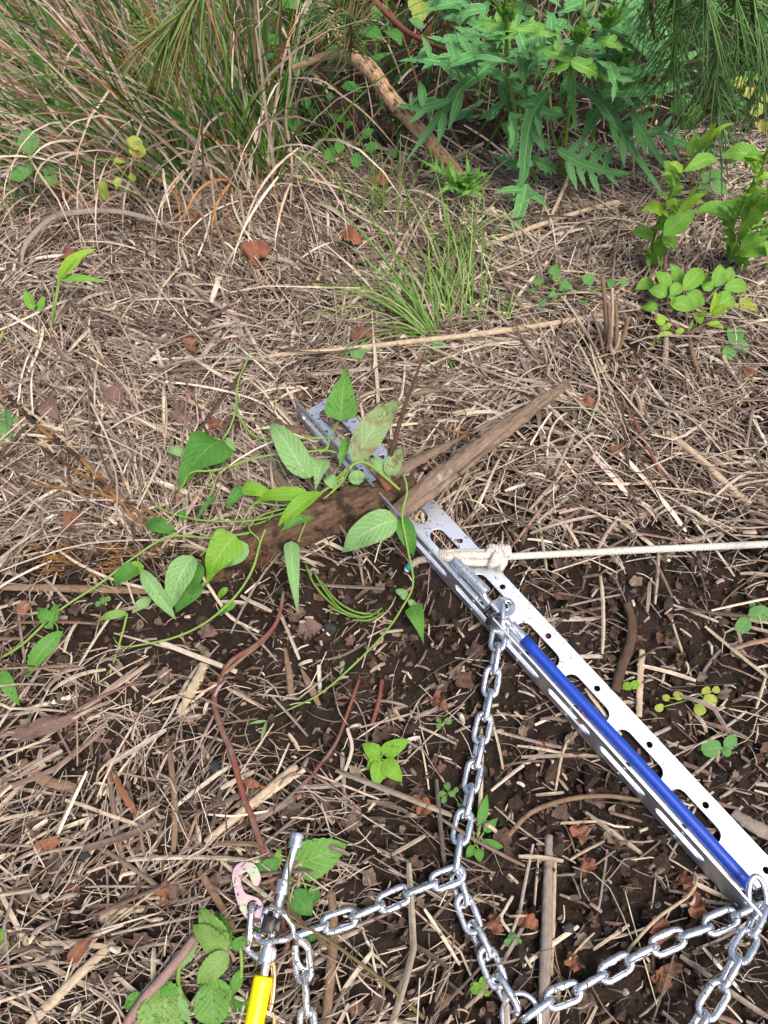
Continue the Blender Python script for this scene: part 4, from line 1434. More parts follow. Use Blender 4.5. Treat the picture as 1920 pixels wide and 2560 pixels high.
VL = [
    ((553, 1100, .036), (441, 1230, .022), 132, 'vine_dark', 'heart', .12, {'label': 'largest dark green heart shaped leaf'}),
    ((850, 1052, .055), (870, 918, .075), 90, 'vine', 'heart', .15, {'label': 'upright dirt speckled leaf over the end of the steel angle'}),
    ((884, 1155, .068), (1003, 1003, .075), 78, 'vine_spotted', 'ovate', .1, {'label': 'pale mottled leaf with a brown patch'}),
    ((765, 1190, .055), (675, 1060, .07), 72, 'vine_pale', 'ovate', .3, {}),
    ((775, 1195, .05), (745, 1130, .055), 60, 'vine_pale', 'ovate', .2, {}),
    ((808, 1150, .05), (788, 1232, .04), 46, 'vine_pale', 'heart', .3, {}),
    ((603, 1222, .04), (688, 1246, .036), 40, 'vine_bright', 'ovate', .3, {}),
    ((776, 1242, .05), (630, 1258, .03), 42, 'vine_bright', 'ovate', .35, {}),
    ((800, 1230, .05), (690, 1332, .03), 44, 'vine_bright', 'lance', .35, {}),
    ((606, 1220, .04), (568, 1274, .03), 30, 'vine_dark', 'ovate', .3, {}),
    ((588, 1338, .05), (514, 1468, .026), 94, 'vine_bright', 'heart', .18, {'label': 'bright yellow green leaf'}),
    ((620, 1362, .045), (560, 1420, .03), 60, 'vine_pale', 'ovate', .1, {}),
    ((483, 1390, .036), (425, 1525, .016), 72, 'vine_pale', 'ovate', .4, {}),
    ((498, 1405, .03), (470, 1500, .012), 60, 'vine_dark', 'ovate', .2, {}),
    ((352, 1424, .034), (441, 1551, .012), 42, 'vine_pale', 'lance', .45, {}),
    ((347, 1419, .03), (284, 1462, .02), 48, 'vine_dark', 'ovate', .3, {}),
    ((360, 1415, .028), (300, 1450, .016), 40, 'vine_bright', 'ovate', .3, {}),
    ((158, 1578, .024), (68, 1696, .006), 46, 'vine', 'lance', .3, {}),
    ((8, 1674, .016), (50, 1766, .006), 36, 'vine', 'lance', .3, {}),
    ((727, 1352, .05), (745, 1538, .03), 46, 'vine_pale', 'narrow', .5, {'label': 'long folded pale leaf hanging down'}),
    ((994, 1298, .06), (855, 1380, .035), 84, 'vine_pale', 'ovate', .25, {}),
    ((999, 1295, .055), (1034, 1390, .03), 50, 'vine_dark', 'ovate', .35, {}),
    ((1031, 1513, .03), (1060, 1613, .014), 52, 'vine', 'heart', .2, {}),
    ((1021, 1490, .03), (987, 1477, .026), 20, 'vine_pale', 'oval', .2, {}),
    ((1020, 1500, .028), (1040, 1520, .02), 18, 'vine_pale', 'oval', .2, {}),
    ((128, 1556, .024), (152, 1505, .02), 40, 'vine', 'heart', .2, {}),
    ((125, 1552, .024), (92, 1520, .018), 40, 'vine', 'heart', .2, {}),
    ((122, 1558, .022), (132, 1574, .018), 34, 'vine', 'heart', .2, {}),
    ((505, 1460, .014), (438, 1532, .006), 50, 'vine_dark', 'ovate', .15, {}),
    ((320, 1533, .012), (246, 1552, .006), 24, 'mug', 'lance', .3, {}),
    ((378, 1498, .012), (330, 1534, .008), 28, 'vine_pale', 'lance', .3, {}),
    ((365, 1305, .01), (442, 1337, .008), 44, 'vine_dark', 'oval', .1, {}),
    ((470, 1138, .02), (414, 1128, .02), 24, 'vine_pale', 'lance', .3, {}),
    ((560, 1102, .03), (590, 1128, .026), 28, 'vine_pale', 'ovate', .3, {}),
    ((868, 1100, .066), (850, 1168, .06), 26, 'vine', 'ovate', .5, {}),
    ((972, 1190, .066), (1004, 1122, .07), 46, 'vine_spotted', 'ovate', .3, {}),
    ((975, 1195, .06), (925, 1145, .066), 34, 'vine_pale', 'ovate', .3, {}),
    ((888, 1175, .064), (894, 1212, .05), 44, 'vine_pale', 'oval', .2, {}),
    ((570, 1470, .03), (545, 1500, .016), 18, 'vine_bright', 'ovate', .3, {}),
    ((590, 1510, .024), (545, 1540, .012), 22, 'vine', 'ovate', .3, {}),
    ((790, 1290, .04), (700, 1330, .04), 30, 'vine', 'lance', .3, {}),
    ((540, 1240, .03), (495, 1300, .02), 14, 'vine_dark', 'lance', .5, {}),
    ((455, 1270, .02), (460, 1310, .012), 22, 'vine_dark', 'ovate', .3, {}),
    ((820, 1190, .055), (838, 1225, .05), 34, 'vine_pale', 'ovate', .3, {}),
    ((1012, 1500, .028), (1003, 1478, .028), 16, 'vine_pale', 'oval', .2, {}),
    ((860, 1665, .02), (850, 1655, .02), 14, 'vine_pale', 'oval', .2, {}),
    ((668, 1802, .006), (618, 1812, .004), 8, 'vine_pale', 'lance', .4, {}),
    ((668, 1802, .006), (652, 1868, .004), 10, 'vine_pale', 'lance', .4, {}),
]
for (b, t, w, mt, pr, fo, kw) in VL:
    px_leaf(vine, b, t, w * .92, M[mt], pr, fo + .12, wav=.05, bulge=.17, nv=14, cup=.15, **kw)

# ------------------------------------------------------------------ thistle
thistle = thing('thistle', 'tall dark green thistle with spiny deeply cut leaves', 'thistle', P(1380, 440, 0))


def thistle_leaf(pts, wpx, lobes=None, mat='thistle', auto=0, lsc=.34, seed=0, up=None):
    rs = random.Random(seed)
    W = PP(pts)
    C = catmull(W, 41)
    L = float(np.linalg.norm(np.diff(C, axis=0), axis=1).sum())
    mid = Vector(C[20])
    w = wpx * 1.25 / pscale(mid)
    up = up or look_up(mid, .15, rs)
    mb = MB().add(*leaf_geo(W, w, up, 'blade', .22, 2, 16, .12, .02, seed))
    T = norm(np.gradient(C, axis=0))
    lobes = list(lobes or [])
    for k in range(auto):
        t = .12 + .62 * k / max(1, auto)
        for sgn in (-1, 1):
            lobes.append((t + rs.uniform(-.03, .03), sgn, lsc * (1 - .55 * t) * rs.uniform(.75, 1.2), rs.uniform(.75, 1.1)))
    for (t, sgn, ln, ang) in lobes:
        ang = ang * .55 + .55
        i = int(np.clip(t, 0, .98) * 40)
        c, tg = Vector(C[i]), Vector(T[i])
        u = Vector(up)
        s = u.cross(tg).normalized()
        nrm = tg.cross(s)
        d = (tg * math.cos(ang) + s * sgn * math.sin(ang) + nrm * rs.uniform(.0, .45)).normalized()
        l = L * ln
        st = c + s * sgn * w * .15
        mb.add(*leaf_geo([st - d * l * .05, st + d * l * .5, st + d * l + tg * l * .08], max(l * .25, w * .40), (u + s * sgn * -.3).normalized(), 'lance', .3, 2, 8, .18, 0, seed + i))
        # spine at the lobe's tip and a few teeth
        e = st + d * l
        mb.add(*tube_geo([e - d * .001, e + d * .006], [.0005, .0001], 3, 3, spline=False, caps=False), C=(1, 1, 1))
        for q in (.45,):
            d2 = (tg * .5 + s * -sgn * .2 + d * .2 - s * sgn * .6).normalized()
            l2 = l * rs.uniform(.22, .4)
            s2 = st + d * l * q
            mb.add(*leaf_geo([s2, s2 + d2 * l2 * .5, s2 + d2 * l2], l2 * .35, u, 'lance', .3, 1, 4))
    # marginal teeth along the blade
    for k in range(9):
        t = rs.uniform(.1, .85)
        i = int(t * 40)
        sgn = rs.choice((-1, 1))
        c, tg = Vector(C[i]), Vector(T[i])
        s = Vector(up).cross(tg).normalized()
        st = c + s * sgn * w * .3 * (1 - t ** 2)
        d = (tg * .5 + s * sgn + Vector(up) * .3).normalized()
        mb.add(*leaf_geo([st, st + d * w * .3, st + d * w * .55], w * .22, up, 'lance', .2, 1, 3))
    return mb.build('leaf', M[mat], thistle)


ZA = zq(1100, 0, .4943)
TL = [
    ([(1240, 146, .2), (1195, 186, .2), (1145, 229, .17), (1085, 310, .12), (1012, 408, .07)], 30, [(.12, -1, .26, .9), (.15, 1, .25, .8), (.36, -1, .3, .75), (.38, 1, .25, .7), (.55, -1, .30, .6), (.58, 1, .22, .7)]),
    ([(1130, 250, .16), (1060, 272, .14), (1000, 265, .12), (932, 259, .1)], 16, [(.25, 1, .22, 1.2), (.3, -1, .3, 1.0), (.5, -1, .15, .9)]),
    ([ZA(400, 170, .26), ZA(430, 240, .25), ZA(500, 380, .2), ZA(590, 490, .15)], 27, [(.25, 1, .16, .8), (.3, -1, .14, .8)]),
    ([ZA(665, 310, .24), ZA(660, 450, .2), ZA(675, 580, .16), ZA(690, 700, .12)], 26, [(.35, -1, .10, .8), (.4, 1, .12, .8)]),
    ([ZA(690, 435, .17), ZA(850, 560, .13), ZA(970, 760, .07), ZA(1160, 1030, .02)], 28, [(.17, -1, .24, .9), (.2, 1, .18, .8), (.3, 1, .24, .9), (.32, -1, .2, .9), (.45, -1, .2, .7), (.46, 1, .2, .8)]),
    ([ZA(800, 460, .18), ZA(1000, 462, .17), ZA(1160, 450, .16), ZA(1310, 405, .16)], 27, [(.2, 1, .25, .9), (.22, -1, .2, .9), (.36, -1, .22, .8), (.38, 1, .16, .7)]),
    ([ZA(910, 420, .19), ZA(1080, 335, .19), ZA(1250, 290, .18), ZA(1410, 215, .18)], 25, [(.3, 1, .26, 1.1), (.36, -1, .2, .9), (.2, -1, .2, .9)]),
    ([ZA(545, 460, .18), ZA(465, 590, .14), ZA(430, 780, .09), ZA(420, 900, .06), ZA(340, 1040, .02)], 30, [(.15, -1, .2, .8), (.2, 1, .2, .8), (.33, -1, .22, .8), (.35, 1, .22, .6), (.6, 1, .06, .8), (.62, -1, .06, .8)]),
    ([ZA(440, 930, .05), ZA(405, 1060, .03), ZA(365, 1160, .012), ZA(300, 1228, .004)], 26, [(.1, -1, .45, 1.2), (.1, 1, .4, 1.0), (.45, 1, .12, .9), (.5, -1, .1, .8)]),
    ([ZA(960, 560, .13), ZA(1050, 710, .08), ZA(1160, 880, .03)], 24, [(.15, -1, .3, .9), (.2, 1, .3, .9), (.35, -1, .26, .8), (.4, 1, .3, .7)]),
    ([ZA(1100, 680, .08), ZA(1180, 715, .06), ZA(1290, 745, .04), ZA(1435, 770, .03)], 20, [(.05, 1, .25, 1.0), (.1, -1, .3, .9), (.25, 1, .2, .9)]),
    ([ZA(590, 760, .09), ZA(730, 835, .06), ZA(870, 870, .04), ZA(1020, 880, .03)], 22, None),
    ([ZA(350, 575, .16), ZA(372, 690, .12), ZA(370, 808, .08)], 25, [(.15, 1, .35, .9), (.15, -1, .4, 1.0), (.4, 1, .3, .9), (.4, -1, .3, .9)]),
    ([ZA(500, 800, .08), ZA(420, 840, .06), ZA(330, 815, .05), ZA(255, 775, .05)], 24, [(.4, 1, .2, .8), (.3, -1, .2, .8)]),
    ([ZA(480, 820, .07), ZA(560, 850, .05), ZA(600, 825, .05)], 24, [(.3, 1, .3, .8)]),
    ([ZA(330, 520, .16), ZA(270, 560, .14), ZA(195, 605, .12)], 24, [(.3, 1, .3, .8)]),
    ([ZA(420, 640, .12), ZA(500, 700, .1), ZA(562, 770, .08)], 25, [(.3, 1, .2, .8)]),
    ([ZA(470, 540, .15), ZA(560, 580, .13), ZA(640, 580, .12)], 24, [(.3, -1, .2, .8)]),
    ([ZA(800, 545, .13), ZA(760, 620, .1), ZA(710, 722, .07)], 22, [(.3, -1, .2, .8)]),
    ([ZA(290, 380, .19), ZA(370, 440, .17), ZA(500, 480, .15)], 26, [(.3, 1, .25, .8), (.5, -1, .25, .8)]),
    ([ZA(300, 420, .17), ZA(330, 500, .15), ZA(350, 580, .12)], 18, [(.3, 1, .25, .8)]),
    ([ZA(960, 430, .17), ZA(900, 520, .15), ZA(860, 590, .12)], 26, [(.4, 1, .25, .8)]),
    ([ZA(180, 540, .14), ZA(130, 600, .1), ZA(210, 578, .1)], 20, None),
    ([ZA(760, 400, .2), ZA(860, 380, .18), ZA(890, 350, .18)], 22, None),
]
for i, (pts, w, lob) in enumerate(TL):
    thistle_leaf(pts, w, lob, 'thistle', 0 if lob else 4, seed=100 + i)
# leaves round the tops of the shoots
TOP = [(ZA(390, 145, .30), ZA(160, 105, .28), 26), (ZA(390, 150, .30), ZA(600, 172, .26), 26), (ZA(395, 160, .30), ZA(275, 205, .26), 24), (ZA(400, 130, .31), ZA(530, 120, .30), 18),
       (ZA(660, 305, .26), ZA(850, 398, .22), 28), (ZA(655, 320, .26), ZA(518, 372, .22), 26), (ZA(665, 300, .26), ZA(480, 232, .25), 26), (ZA(800, 200, .28), ZA(962, 246, .25), 26),
       (ZA(700, 250, .27), ZA(580, 250, .25), 18), (ZA(900, 380, .2), ZA(1000, 280, .22), 18), (ZA(890, 360, .2), ZA(870, 230, .24), 16), (ZA(860, 90, .29), ZA(975, 175, .27), 20),
       (ZA(730, 10, .3), ZA(540, 85, .28), 26), (ZA(230, 40, .26), ZA(0, 80, .22), 24), (ZA(560, 80, .26), ZA(570, 240, .22), 18), (ZA(200, 20, .26), ZA(120, 130, .22), 18),
       (ZA(1100, 330, .18), ZA(1090, 200, .2), 18), (ZA(1090, 340, .18), ZA(1150, 420, .15), 20), (ZA(980, 480, .16), ZA(1018, 548, .13), 22), (ZA(640, 400, .2), ZA(600, 550, .15), 14)]
for i, (b, t, w) in enumerate(TOP):
    mx = ((b[0] + t[0]) / 2, (b[1] + t[1]) / 2, (b[2] + t[2]) / 2 + .012)
    thistle_leaf([b, mx, t], w, [(.25, 1, .16, .9), (.28, -1, .16, .9), (.5, 1, .12, .8)], 'thistle_top' if i < 8 else 'thistle', 0, seed=200 + i)
rs_ = random.Random(9)
for (cx, cy, hh, n, dx) in ((345, 90, .31, 16, -10), (700, 200, .28, 16, 50), (830, 120, .29, 18, 110), (910, 350, .21, 12, 20)):
    for k in range(n):
        a = rs_.uniform(-.7, .7)
        l = rs_.uniform(60, 150)
        b = ZA(cx + rs_.uniform(-22, 22), cy + rs_.uniform(-10, 30), hh)
        t = ZA(cx + l * math.sin(a) + dx * rs_.uniform(.4, 1), cy - l * math.cos(a), hh + .05)
        mid = ((b[0] + t[0]) / 2, (b[1] + t[1]) / 2, hh + .03)
        thistle_leaf([b, mid, t], rs_.uniform(9, 15), [(.5, rs_.choice((-1, 1)), .12, .7)], 'thistle_top', 0, seed=300 + k + cx)
for k in range(30):
    x, y = rs_.uniform(1120, 1660), rs_.uniform(-50, 190)
    a = rs_.choice((rs_.uniform(-.5, .6), rs_.uniform(2.6, 3.6), rs_.uniform(3.9, 5.4)))
    l = rs_.uniform(90, 190)
    h_ = rs_.uniform(.16, .27)
    t = (x + l * math.cos(a), y - l * .8 * math.sin(a), h_ - .04)
    thistle_leaf([(x, y, h_), ((x + t[0]) / 2, (y + t[1]) / 2 - 6, h_ + .01), t], rs_.uniform(20, 27), [(.2, 1, .26, .95), (.24, -1, .26, .95), (.46, 1, .2, .85), (.5, -1, .2, .85)], 'thistle', 0, seed=600 + k)
for (pts, r) in (([(1345, 470, 0), (1300, 330, .10), (1270, 180, .2), (1268, 60, .31), (1262, -40, .38)], .006), ([(1400, 450, 0), (1420, 300, .13), (1432, 160, .24), (1462, 0, .34)], .006),
                 ([(1460, 440, 0), (1500, 250, .14), (1520, 120, .23), (1570, -20, .33)], .005), ([(1420, 445, 0), (1380, 330, .08), (1370, 230, .17)], .005)):
    stem(thistle, pts, [r * .6, r * .5, r * .35], M['stem_green'])
small = thing('thistle', 'small yellow green thistle seedling beside the foot of the flaking branch', 'thistle', P(1160, 470, 0))
tk = thistle
thistle = small
for i, (b, m_, t) in enumerate((((1160, 470, .02), (1095, 425, .05), (1036, 392, .06)), ((1160, 470, .02), (1170, 430, .06), (1166, 385, .08)), ((1160, 470, .02), (1120, 470, .04), (1090, 490, .03)), ((1160, 470, .02), (1190, 480, .05), (1215, 500, .04)), ((1158, 468, .02), (1200, 440, .06), (1225, 430, .06)), ((1160, 470, .02), (1135, 440, .06), (1120, 400, .07)))):
    thistle_leaf([b, m_, t], 14, None, 'thistle_top', 4, .3, seed=500 + i)
thistle = tk

# ------------------------------------------------------------------ shrub shoots at the right
ZR = zq(1520, 300, .2894)


def shoot(root_, leaves, mat, ser=.10, prof='lance'):
    for (x0, y0, h0_, x1, y1, h1_, w) in leaves:
        px_leaf(root_, ZR(x0, y0, h0_), ZR(x1, y1, h1_), w * .2894 * 1.2, M[mat], prof, .3, ser, .03, .14, nv=18 if ser else 10)


s1 = thing('shrub_shoot', 'young light green shoot with toothed leaves in front of the thistle', 'plant', P(*ZR(345, 1320, 0)))
stem(s1, [ZR(335, 1320, 0), ZR(380, 1080, .05), ZR(430, 900, .09), ZR(540, 650, .16), ZR(650, 430, .21), ZR(780, 270, .25), ZR(900, 120, .28)], [.0045, .004, .003, .001], G)
stem(s1, [ZR(450, 1310, 0), ZR(470, 1060, .06), ZR(520, 890, .1), ZR(620, 770, .13), ZR(720, 670, .15)], [.004, .003, .001], G)
shoot(s1, [(640, 450, .21, 952, 355, .21, 105), (700, 320, .23, 735, 92, .27, 85), (765, 260, .25, 985, 108, .28, 95), (560, 560, .18, 480, 355, .21, 120), (590, 600, .17, 505, 470, .18, 90), (560, 660, .16, 615, 520, .18, 80),
           (480, 1000, .1, 760, 790, .13, 150), (380, 1050, .07, 208, 960, .06, 100), (440, 1180, .04, 485, 930, .09, 100), (350, 1240, .02, 440, 1110, .05, 110), (470, 1060, .08, 585, 1130, .05, 90), (480, 1070, .08, 540, 1000, .09, 80)], 'shrub')
shoot(s1, [(840, 190, .27, 950, 10, .30, 40), (850, 170, .27, 1095, 28, .29, 34), (820, 200, .27, 905, 20, .30, 34), (850, 180, .27, 985, 60, .29, 40), (620, 790, .13, 860, 632, .16, 60), (640, 760, .13, 790, 530, .18, 60), (660, 740, .13, 845, 720, .14, 40), (610, 790, .13, 720, 640, .17, 60),
           (540, 850, .11, 460, 890, .09, 60), (550, 850, .11, 580, 890, .09, 50), (740, 800, .13, 780, 860, .11, 50), (450, 880, .1, 470, 800, .11, 60)], 'shrub_young', .06)
s2 = thing('shrub_shoot', 'leafy light green shoot with large toothed leaves at the right picture edge', 'plant', P(*ZR(1040, 1230, 0)))
stem(s2, [ZR(1030, 1230, 0), ZR(1060, 1000, .06), ZR(1090, 860, .1), ZR(1180, 690, .15), ZR(1290, 490, .21), ZR(1390, 240, .28)], [.005, .0045, .003], M['stem_green'])
stem(s2, [ZR(1180, 1240, 0), ZR(1280, 1050, .07), ZR(1400, 880, .12)], [.004, .003], M['stem_green'])
shoot(s2, [(1310, 340, .25, 978, 312, .24, 130), (1300, 480, .21, 1245, 320, .24, 100), (1080, 880, .1, 745, 800, .12, 160), (1080, 1060, .05, 960, 900, .1, 110), (1110, 1060, .06, 1190, 750, .15, 110), (1160, 900, .12, 1390, 720, .16, 150), (1140, 1120, .07, 1390, 1000, .1, 110),
           (1120, 1150, .06, 1400, 1160, .07, 130), (1330, 520, .22, 1350, 710, .17, 80), (1180, 740, .15, 1370, 610, .18, 140), (1080, 1170, .03, 1010, 1050, .07, 110), (1250, 960, .1, 1400, 900, .13, 130), (1340, 1050, .09, 1400, 1300, .05, 120), (1150, 1320, .02, 1180, 1230, .05, 90),
           (1040, 1190, .03, 1000, 1140, .05, 70), (1370, 260, .28, 1400, 130, .3, 60), (1250, 520, .2, 1330, 420, .23, 70), (1200, 850, .13, 1260, 700, .17, 110), (1300, 800, .14, 1420, 640, .18, 110), (1130, 1260, .02, 1160, 1180, .05, 80), (1340, 1270, .03, 1420, 1230, .05, 90)], 'shrub')
s3 = thing('leafy_seedling', 'low rosette of smooth bright green oval leaves below the shrub shoots', 'plant', P(*ZR(540, 1690, 0)))
shoot(s3, [(515, 1470, .04, 400, 1308, .05, 130), (500, 1530, .045, 345, 1468, .04, 110), (535, 1595, .04, 752, 1642, .03, 120), (615, 1425, .03, 530, 1240, .05, 90), (650, 1475, .05, 825, 1305, .05, 130), (395, 1400, .03, 232, 1468, .02, 90), (425, 1640, .03, 288, 1625, .02, 105), (540, 1520, .05, 640, 1420, .05, 90),
           (675, 1495, .04, 790, 1625, .02, 120), (930, 1445, .04, 970, 1242, .06, 110), (1000, 1460, .04, 1207, 1465, .03, 105), (1000, 1420, .035, 1070, 1270, .05, 100), (890, 1480, .04, 810, 1420, .04, 90), (960, 1600, .03, 1085, 1530, .03, 130), (770, 1560, .02, 830, 1600, .015, 70), (800, 1420, .03, 870, 1330, .04, 90), (560, 1600, .04, 520, 1520, .06, 60)], 'shrub', 0, 'lance')
shoot(s3, [(900, 1690, .05, 930, 1480, .08, 60), (895, 1690, .05, 1065, 1585, .07, 60), (890, 1690, .05, 1030, 1640, .06, 60), (930, 1590, .06, 970, 1480, .08, 36), (740, 1675, .03, 810, 1765, .02, 66), (410, 1740, .02, 498, 1745, .02, 80), (470, 1815, .02, 552, 1762, .03, 44), (430, 1862, .015, 575, 1872, .015, 44), (585, 1850, .02, 660, 1812, .025, 44),
           (695, 1820, .02, 728, 1725, .04, 40), (850, 1765, .02, 1000, 1800, .015, 50), (840, 1640, .04, 810, 1700, .03, 50), (380, 1960, .005, 400, 1900, .02, 24), (420, 1860, .015, 440, 1900, .01, 30)], 'shrub_young', 0, 'oval')
stem(s3, [ZR(420, 1690, .012), ZR(560, 1760, .014), ZR(690, 1840, .014), ZR(800, 1780, .02), ZR(900, 1715, .035)], [.003, .004, .005, .004, .002], M['twig'])
stem(s3, [ZR(500, 1880, .02), ZR(498, 1990, .012), ZR(488, 2130, .004)], [.0055, .006, .006], M['straw_grey'], n=10, rf=bark_r(22, .08))
stem(s3, [ZR(640, 1250, .04), ZR(650, 1480, .02), ZR(690, 1830, .01)], .0028, M['stem_purple'])
stem(s3, [ZR(505, 1150, .05), ZR(490, 1320, .03), ZR(520, 1640, .01)], .0032, M['twig'])


# more leaves along the shoots
rs_ = random.Random(71)
for root_, path, n_ in ((s1, [(335, 1320, 0), (430, 900, .09), (540, 650, .16), (650, 430, .21)], 12), (s1, [(450, 1310, 0), (520, 890, .1), (640, 760, .13)], 9), (s2, [(1040, 1230, 0), (1090, 860, .1), (1180, 690, .15), (1290, 490, .21), (1370, 300, .26)], 18), (s2, [(1180, 1240, 0), (1280, 1050, .07), (1390, 880, .12)], 12)):
    for k in range(n_):
        u = (k + .5) / n_ * (len(path) - 1)
        i = min(int(u), len(path) - 2)
        q = [path[i][j] * (1 - u + i) + path[i + 1][j] * (u - i) for j in range(3)]
        a = rs_.choice((0.5, 2.6)) + rs_.gauss(0, .5)
        l = rs_.uniform(90, 190)
        px_leaf(root_, ZR(q[0], q[1], q[2] + .01), ZR(q[0] + l * math.cos(a), q[1] - l * math.sin(a) * .9, q[2] + .02), l * .2894 * rs_.uniform(.42, .6), M[rs_.choice(('shrub', 'shrub', 'shrub_young'))], 'ovate', .3, .08, .04, .2, nv=18)


# ------------------------------------------------------------------ small plants
def small_plant(name, label, cat, base, leaves, mat, prof='oval', ser=0.0, stems=True, smat=None, fold=.15, group=None):
    t = thing(name, label, cat, P(base[0], base[1], 0), group)
    for lf in leaves:
        b, e, w = lf[0], lf[1], lf[2]
        px_leaf(t, b, e, w, M[lf[3] if len(lf) > 3 else mat], prof, fold, ser, .03, .1)
        if stems:
            MB().add(*tube_geo([P(base[0], base[1], 0), P((base[0] + b[0]) / 2, (base[1] + b[1]) / 2, b[2] * .7 + .003), P(*b)], .0009, 5, 8)).build('stem', smat or G, t)
    return t


small_plant('herb', 'small bright green herb with five pointed leaves left of the upper chain', 'herb', (955, 1895), [((950, 1890, .02), (905, 1860, .02), 40), ((955, 1885, .02), (1025, 1850, .025), 42), ((958, 1900, .02), (1005, 1955, .015), 46), ((950, 1900, .02), (940, 1970, .012), 44), ((948, 1893, .02), (918, 1925, .015), 30)], 'vine_bright', 'ovate')
small_plant('herb', 'light green plant with pointed leaves behind the upper chain above the junction', 'herb', (1190, 2110), [((1200, 2060, .006), (1218, 1985, .012), 26), ((1175, 2050, .004), (1142, 2005, .006), 24), ((1205, 2105, .006), (1262, 2120, .006), 26), ((1195, 2120, .004), (1200, 2158, .003), 26), ((1185, 2115, .004), (1165, 2145, .003), 24), ((1210, 2080, .006), (1245, 2045, .008), 22), ((1180, 2095, .004), (1130, 2088, .003), 22)], 'vine', 'ovate')
small_plant('herb', 'single large toothed green leaf lying right of the cable end', 'leaf', (712, 2166), [((722, 2172, .006), (868, 2112, .012), 92, 'broad')], 'broad', 'ovate', .08)
small_plant('herb', 'green leaves partly hidden between the hook and the cable end', 'herb', (670, 2180), [((655, 2180, .01), (700, 2150, .015), 40), ((660, 2190, .01), (640, 2140, .012), 34), ((690, 2170, .012), (700, 2120, .014), 22, 'vine_bright'), ((640, 2200, .008), (655, 2230, .006), 30), ((735, 2225, .01), (780, 2290, .008), 50), ((750, 2260, .01), (725, 2300, .008), 34), ((795, 2220, .008), (770, 2260, .008), 34), ((760, 2330, .008), (800, 2345, .006), 30)], 'under', 'ovate', .1)
ZM = zq(250, 2200, .2833)
mug = thing('weed', 'muddy green weed with a pink stem lying left of the yellow sleeve', 'weed', P(488, 2344, 0))
stem(mug, [ZM(845, 505, .02), ZM(700, 690, .025), ZM(560, 860, .025), ZM(420, 1010, .022), ZM(280, 1200, .02), ZM(220, 1300, .018)], [.0045, .0048, .004], M['stem_purple'])
stem(mug, [ZM(860, 540, .02), ZM(720, 720, .018), ZM(690, 860, .018), ZM(715, 1000, .02), ZM(790, 1110, .016)], .0022, G)
stem(mug, [ZM(1190, 710, .02), ZM(1130, 620, .03), ZM(1000, 570, .03)], .0016, M['stem_purple'])
stem(mug, [ZM(1240, 600, .02), ZM(1250, 760, .016), ZM(1240, 900, .012)], .0016, G)
for (b, t, w, mt, pr, se) in ((ZM(1130, 625, .032), ZM(870, 230, .03), 62, 'mug', 'ovate', .08), (ZM(1130, 620, .034), ZM(810, 400, .026), 60, 'mug', 'ovate', .08), (ZM(1140, 600, .03), ZM(1020, 270, .022), 46, 'vine_dark', 'ovate', .08), (ZM(1140, 640, .034), ZM(850, 915, .026), 54, 'mug', 'ovate', .06), (ZM(960, 350, .03), ZM(1200, 520, .03), 14, 'vine', 'lance', 0),
                              (ZM(980, 870, .022), ZM(1010, 1290, .018), 86, 'broad', 'oval', .06), (ZM(1160, 1060, .02), ZM(880, 900, .02), 60, 'broad', 'ovate', .06), (ZM(600, 930, .02), ZM(560, 1330, .014), 120, 'mug', 'oval', .1), (ZM(450, 1000, .018), ZM(720, 1150, .014), 90, 'vine', 'ovate', .1), (ZM(400, 1030, .016), ZM(215, 1130, .012), 44, 'vine', 'oval', 0),
                              (ZM(700, 1000, .022), ZM(800, 1290, .016), 26, 'vine_pale', 'lance', 0), (ZM(860, 550, .02), ZM(660, 830, .012), 24, 'vine_pale', 'lance', .1), (ZM(1170, 620, .02), ZM(1290, 500, .018), 30, 'vine', 'ovate', .05), (ZM(1250, 780, .014), ZM(1160, 1030, .01), 30, 'vine', 'lance', .05), (ZM(1170, 1020, .01), ZM(1230, 1260, .008), 66, 'under', 'ovate', .1), (ZM(560, 930, .02), ZM(500, 920, .02), 22, 'vine', 'oval', 0), (ZM(1360, 420, .01), ZM(1420, 480, .01), 22, 'under', 'ovate', .1)):
    px_leaf(mug, b, t, w, M[mt], pr, .15, se, .04, .1)

lb = small_plant('broad_grass_shoot', 'pale green shoot with two broad pointed leaves standing in the straw at the left', 'plant', (128, 830), [((146, 700, .07), (240, 622, .10), 34, 'shrub_young'), ((150, 702, .07), (268, 708, .06), 18, 'shrub'), ((145, 700, .07), (200, 640, .095), 24, 'shrub_young')], 'shrub', 'lance', 0, True, G, .4)
px_leaf(lb, (85, 776, .02), (62, 725, .04), 26, M['shrub'], 'oval', .3)
px_leaf(lb, (100, 780, .02), (112, 740, .035), 18, M['shrub'], 'oval', .3)
px_leaf(lb, (110, 830, .01), (80, 870, .004), 16, M['shrub'], 'lance', .3)
stem(lb, [(125, 860, 0), (132, 780, .03), (146, 702, .07)], .0016, G)
small_plant('lobed_herb', 'dark green herb with three lobed leaves in front of the sedge at the upper left', 'herb', (90, 480), [((75, 385, .12), (72, 322, .14), 46), ((70, 440, .08), (22, 440, .08), 44), ((70, 440, .08), (66, 400, .09), 40), ((112, 442, .08), (142, 462, .07), 34), ((112, 440, .08), (140, 420, .08), 30), ((110, 445, .08), (100, 448, .08), 30), ((50, 490, .03), (40, 470, .05), 30)], 'seedling', 'ovate', .25)
small_plant('yellow_leaved_sprig', 'sprig with yellowing leaves against the dark sedge', 'sprig', (370, 500), [((315, 348, .17), (355, 372, .16), 34), ((345, 350, .17), (345, 395, .15), 40), ((262, 450, .12), (262, 500, .09), 34), ((290, 470, .11), (300, 445, .12), 20), ((285, 408, .13), (315, 405, .12), 20), ((330, 455, .1), (335, 435, .11), 22)], 'yellow', 'oval', .1)
ZQ4 = zq(960, 640, .5787)
